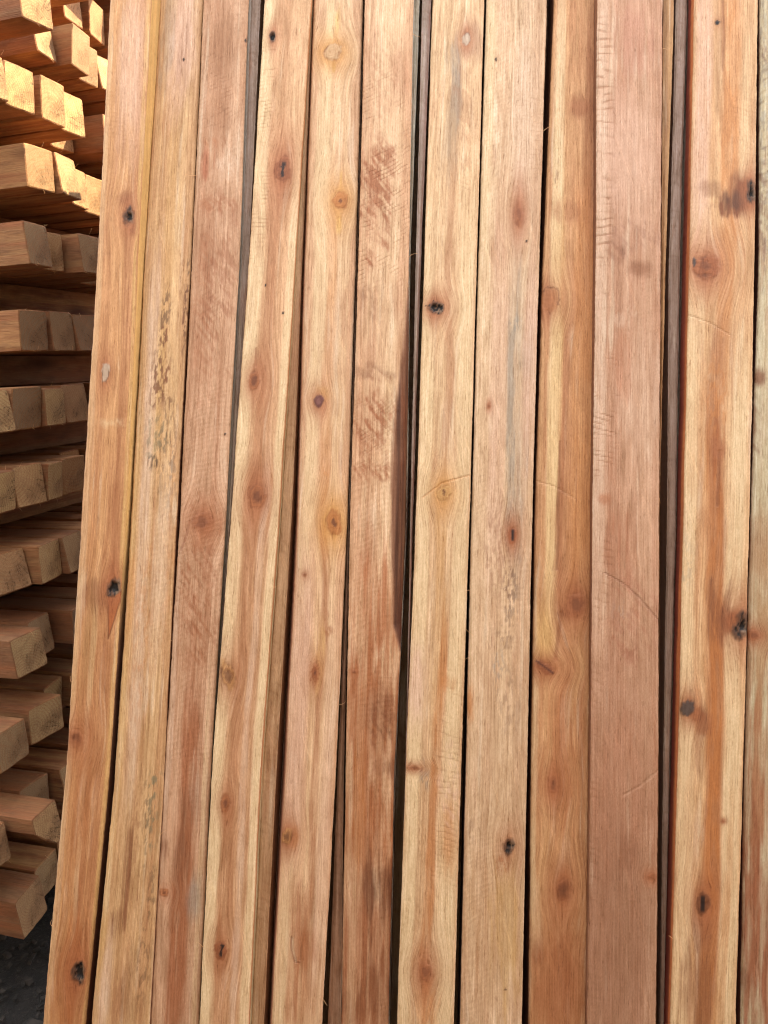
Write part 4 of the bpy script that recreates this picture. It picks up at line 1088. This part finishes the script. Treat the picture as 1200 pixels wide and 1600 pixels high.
def block_mesh(L, w, h, seed, tilt=(0, 0), wane=0.0, nx=60, name='stacked_beam', both=False):
    rng = np.random.RandomState(seed)
    nw = 9
    r = 0.0022
    # ring around the section, y 0..w , z 0..h
    ys = np.linspace(0, w, nw); zs = np.linspace(0, h, nw)
    ring = [(y, 0.0) for y in ys] + [(w, z) for z in zs[1:]] + [(y, h) for y in ys[::-1][1:]] + [(0.0, z) for z in zs[::-1][1:-1]]
    ring = np.array(ring)
    xs = -np.concatenate([[0, 0.0012, 0.003], np.linspace(0.008, min(0.3, L * .5), nx // 2), np.linspace(min(0.3, L * .5), L - .003, nx // 3)[1:], [L]])
    M = len(ring); V = np.zeros((len(xs), M, 3))
    cy, cz = w / 2, h / 2
    bow = (rng.rand() - 0.5) * 0.006
    for i, x in enumerate(xs):
        y = ring[:, 0].copy(); z = ring[:, 1].copy()
        n = fbm(np.full(M, x * 9 + seed), np.arange(M) * 0.35, seed, 3) - 0.5
        n2 = fbm(np.full(M, x * 120 + seed), np.arange(M) * 1.3, seed + 5, 2) - 0.5
        y = cy + (y - cy) * (1 + n * 0.025 + n2 * 0.012); z = cz + (z - cz) * (1 + n * 0.02 + n2 * 0.010)
        # soft arris
        cr_ = (np.abs(ring[:, 0] - cy) > cy - 1e-6) & (np.abs(ring[:, 1] - cz) > cz - 1e-6)
        y[cr_] += np.sign(cy - ring[cr_, 0]) * r * 0.5; z[cr_] += np.sign(cz - ring[cr_, 1]) * r * 0.5
        if i == 0 or i == len(xs) - 1:
            y = cy + (y - cy) * (1 - 0.0035 / w * 1.2); z = cz + (z - cz) * (1 - 0.0035 / h * 1.2)
        if wane > 0:      # a missing lower corner on the near side
            k_ = np.clip(1 - (ring[:, 0] + ring[:, 1]) / wane, 0, 1)
            y += k_ * wane * 0.45; z += k_ * wane * 0.45
        y = y + bow * math.sin(x * 2.0)
        V[i, :, 0] = x + (tilt[0] * (ring[:, 0] - cy) + tilt[1] * (ring[:, 1] - cz)) * (1 if x > -0.05 else 0)
        V[i, :, 0] += n2 * 0.0016 * (i < 3)
        V[i, :, 1] = y; V[i, :, 2] = z
    Nr = len(xs)
    i = np.arange(Nr - 1)[:, None]; j = np.arange(M)[None]; j2 = (j + 1) % M
    F = np.stack([i * M + j, (i + 1) * M + j, (i + 1) * M + j2, i * M + j2], -1).reshape(-1, 4)
    V = V.reshape(-1, 3)
    mi = [0] * len(F)
    extra = []; ef = []
    # end cap grid (nw x nw) reusing the ring border
    for (ri, flip) in ((0, False), (Nr - 1, True)):
        idx = {}
        for jj, (a, b) in enumerate(ring): idx[(round(a / w * (nw - 1)), round(b / h * (nw - 1)))] = ri * M + jj
        x0 = V[ri * M:(ri + 1) * M, 0].mean()
        for a in range(1, nw - 1):
            for b in range(1, nw - 1):
                yy = w * a / (nw - 1); zz = h * b / (nw - 1)
                if wane > 0:
                    k_ = max(0, 1 - (yy + zz) / wane); yy += k_ * wane * .45; zz += k_ * wane * .45
                idx[(a, b)] = len(V) + len(extra)
                tl = (tilt[0] * (yy - cy) + tilt[1] * (zz - cz)) if ri == 0 else 0
                extra.append((xs[ri] + tl + rng.uniform(-0.0004, 0.0004), yy, zz))
        for a in range(nw - 1):
            for b in range(nw - 1):
                q_ = [idx[(a, b)], idx[(a + 1, b)], idx[(a + 1, b + 1)], idx[(a, b + 1)]]
                ef.append(q_[::-1] if flip else q_); mi.append(1)
    V = np.concatenate([V, np.array(extra)], 0); F = np.concatenate([F, np.array(ef)], 0)
    me = mesh_from(name, V, F, [M_SIDE, M_END], mi, smooth=False)
    return me

def put_block(me, name, origin, xdir, label, group, cat='timber'):
    o = bpy.data.objects.new(name, me)
    COL.objects.link(o)
    x = Vector(xdir).normalized(); z = Vector((0, 0, 1)); y = z.cross(x)
    mm = Matrix((x, y, z)).transposed().to_4x4(); mm.translation = Vector(origin)
    o.matrix_world = mm
    tag(o, label, cat, group)
    return o

LAYERS = [
 (1.980, [(0.10, .07, .03), (0.22, .07, -.02), (0.30, .07, -.03), (0.38, .07, -.06)]),
 (1.840, [(0.272, .066, -.010), (0.378, .068, -.112), (0.468, .070, -.116)]),
 (1.700, [(0.060, .068, .040), (0.185, .066, -.046), (0.262, .069, -.022), (0.336, .060, -.056), (0.400, .066, -.052)]),
 (1.562, [(-.036, .071, .004), (0.040, .068, .002), (0.125, .067, .004), (0.196, .067, -.010), (0.275, .07, -.10)]),
 (1.430, [(0.050, .068, .016), (0.124, .068, .018), (0.206, .066, -.020), (0.280, .07, -.04)]),
 (1.293, [(0.006, .068, .028), (0.080, .056, .000), (0.150, .070, .030), (0.226, .07, 0.0)]),
 (1.147, [(0.000, .071, .000), (0.084, .068, -.004), (0.155, .070, .000), (0.23, .07, -.02)]),
 (1.010, [(-.116, .068, .000), (-.045, .076, .000), (0.034, .066, .000), (0.104, .07, -.010)]),
 (0.873, [(-.130, .070, .000), (-.056, .070, -.004), (0.018, .052, -.002), (0.074, .070, -.012)]),
 (0.730, [(-.122, .076, -.016), (-.043, .070, .008), (0.029, .070, .008), (0.104, .07, -.01)]),
 (0.587, [(-.137, .075, .016), (-.058, .066, -.020), (0.032, .070, .002), (0.106, .07, 0.0)]),
 (0.440, [(-.196, .073, .010), (-.098, .076, -.002), (-.018, .07, -.05), (0.06, .07, 0.0)]),
 (0.290, [(-.268, .062, .014), (-.198, .066, .066), (-.12, .07, -.03), (-.04, .07, 0.0)]),
 (0.140, [(-.218, .075, .020), (-.136, .07, -.012), (-.05, .07, -.03), (0.03, .07, 0.0)]),
]
ORD = ['top', 'second', 'third', 'fourth', 'fifth', 'sixth', 'seventh', 'eighth', 'ninth', 'tenth', 'eleventh', 'twelfth', 'thirteenth', 'fourteenth']
PLACE = ['nearest the camera', 'second from the near side', 'third from the near side', 'fourth from the near side', 'fifth from the near side']
GRP = 'square timbers piled in layers with their ends showing'
rs = random.Random(5)
H = 0.075
for li, (z, row) in enumerate(LAYERS):
    lit = 'sunlit yellow' if li in (1, 2, 3) else ('half-shaded' if li in (0, 4) else 'shaded')
    for bi, (u0, w, off) in enumerate(row):
        sd = li * 17 + bi * 3 + 1
        wane = 0.0
        if li == 12 and bi == 1: wane = 0.045
        tl = (rs.uniform(-.16, .16), rs.uniform(-.16, .16))
        me = block_mesh(1.7 + rs.uniform(-.05, .05), w, H - rs.uniform(0, .006), sd, tl, wane)
        org = Q0 + UR * u0 + NR * off
        org[2] = z
        lab = '%s timber end in the %s layer of the pile, %s' % (lit, ORD[max(li - 1, 0)], PLACE[bi]) if li else 'timber in the layer of the pile just above the picture'
        yw = rs.uniform(-.012, .012)
        o = put_block(me, 'stacked_timber', org, (NR[0] - yw * NR[1], NR[1] + yw * NR[0], 0), lab, GRP)
        if bi < 3 and li in (2, 3, 4, 5, 6, 7, 8, 10, 12):
            fr_ = np.random.RandomState(sd)
            for q_ in range(3):
                yy = fr_.uniform(0.004, w - 0.004)
                fibre(o, np.array([tl[0] * (yy - w / 2) - tl[1] * H / 2 - 0.0005, yy, 0.001 if q_ < 2 else H - 0.002]), 1, fr_)
    # the rest of the layer, running on behind the leaning beams
    ue = row[-1][0] + row[-1][1] + 0.012
    while ue < 0.74:
        me = block_mesh(1.7, 0.07, H, li * 31 + int(ue * 100), (rs.uniform(-.1, .1), rs.uniform(-.1, .1)), nx=30)
        org = Q0 + UR * ue + NR * rs.uniform(-.09, -.01); org[2] = z
        put_block(me, 'stacked_timber', org, NR, 'timber of the pile running on behind the leaning beams', 'hidden timbers of the pile')
        ue += 0.07 + rs.uniform(0.004, 0.02)
    # cross pieces that carry this layer
    zb = LAYERS[li + 1][0] + H if li + 1 < len(LAYERS) else 0.0
    hh = z - zb
    for ci, wd in enumerate((0.16, 0.62, 1.12, 1.58)):
        wd2 = wd + rs.uniform(-.03, .03)
        if ci == 0: wd2 = 0.27 + rs.uniform(-0.03, 0.05)
        if ci == 0 and li + 1 == len(LAYERS): wd2 = 0.44
        umin = row[0][0] + 0.005
        if li + 1 < len(LAYERS): umin = min(umin, LAYERS[li + 1][1][0][0] + 0.02)
        Lc = 0.80 - umin
        me = block_mesh(Lc, 0.07, hh - 0.0006, 500 + li * 7 + ci, (rs.uniform(-.06, .06), 0), nx=30)
        org = Q0 + UR * (umin - rs.uniform(0.0, .03)) - NR * wd2; org[2] = zb + 0.0003
        pos = ['nearest the timber ends', 'second in from the ends', 'third in from the ends', 'farthest from the ends'][ci]
        put_block(me, 'cross_bearer', org, -UR, 'dark cross piece under the %s layer of the pile, %s' % ('uppermost' if li == 0 else ORD[li - 1], pos), 'cross pieces between the layers of the pile', 'bearer')

# ---------------------------------------------------------------- hidden pile behind the long beams, added to shade the lower stack
zq = 0.0; n_ = 0
PH = 0.16
while zq < BACK_TOP:
    for dq in range(2):
        me_key = (n_ % 3)
        me = block_mesh(2.6, 0.30, PH - 0.001, 900 + n_, (0, 0), nx=30)
        ox = BACK_X
        oy = 1.66 + dq * 0.305
        put_block(me, 'shade_log', (ox, oy, zq), (-1, 0, 0.0), 'large squared log hidden behind the long beams, added to shade the stack', 'added squared logs behind the leaning beams')
        n_ += 1
    zq += PH

# added pile behind the camera, unseen, cutting sky light low on the beams
for zi in range(7):
    me = block_mesh(5.0, 0.5, 0.27, 950 + zi, (0, 0), nx=30)
    me.materials[0] = M_BARK
    put_block(me, 'sky_blocker', (-2.5 + 0.05 * (zi % 2), -0.42, 0.271 * zi), (-1, 0, 0), 'dark bark-covered block added unseen behind the camera to cut sky light', 'added blocks behind the camera')

# another unseen pile, added left of view to keep sky light off the stack
for zi in range(10):
    me = block_mesh(1.38, 2.2, 0.27, 970 + zi, (0, 0), nx=30)
    me.materials[0] = M_BARK
    put_block(me, 'sky_blocker', (-2.90, 0.90 - 0.04 * (zi % 2), 0.271 * zi), (0, 1, 0), 'broad dark slab added unseen left of view to shade the stack', 'added slabs left of view')

# ---------------------------------------------------------------- ground
def grid_ground():
    a = np.concatenate([-np.geomspace(60, 3, 14), np.linspace(-2.6, 2.6, 120), np.geomspace(3, 60, 14)])
    X, Y = np.meshgrid(a, a)
    Z = (fbm(X * 6, Y * 6, 3, 4) - 0.5) * 0.016 - 0.008
    n = len(a)
    V = np.stack([X, Y, Z], -1).reshape(-1, 3)
    i = np.arange(n - 1)[:, None]; j = np.arange(n - 1)[None]
    F = np.stack([i * n + j, i * n + j + 1, (i + 1) * n + j + 1, (i + 1) * n + j], -1).reshape(-1, 4)
    o = bpy.data.objects.new('ground', mesh_from('ground', V, F, [M_GRD]))
    COL.objects.link(o); tag(o, kind='structure')
grid_ground()
rg = np.random.RandomState(8)
V = []; F = []
for q_ in range(2600):
    x = rg.uniform(-1.5, 0.2); y = rg.uniform(0.5, 2.2)
    s = rg.uniform(0.0015, 0.006) * (2.0 if rg.rand() < 0.06 else 1); e = rg.uniform(1, 3.2); an = rg.uniform(0, 3.14)
    b0 = len(V)
    for (a, b, c) in [(-1, -1, -.5), (1, -1, -.5), (1, 1, -.5), (-1, 1, -.5), (-.7, -.8, .7), (.8, -.6, .8), (.6, .7, .6), (-.8, .7, .7)]:
        px = a * s * e * rg.uniform(.7, 1.2); py = b * s * rg.uniform(.7, 1.2)
        V.append((x + px * math.cos(an) - py * math.sin(an), y + px * math.sin(an) + py * math.cos(an), -0.002 + s * .4 + c * s * rg.uniform(.6, 1.1)))
    for f in [(0, 3, 2, 1), (4, 5, 6, 7), (0, 1, 5, 4), (1, 2, 6, 5), (2, 3, 7, 6), (3, 0, 4, 7)]:
        F.append([b0 + i_ for i_ in f])
o = bpy.data.objects.new('gravel', mesh_from('gravel', V, F, [M_STONE], smooth=False))
COL.objects.link(o)
tag(o, 'gravel and wood chips scattered on the dark dirt', 'gravel', kind='stuff')
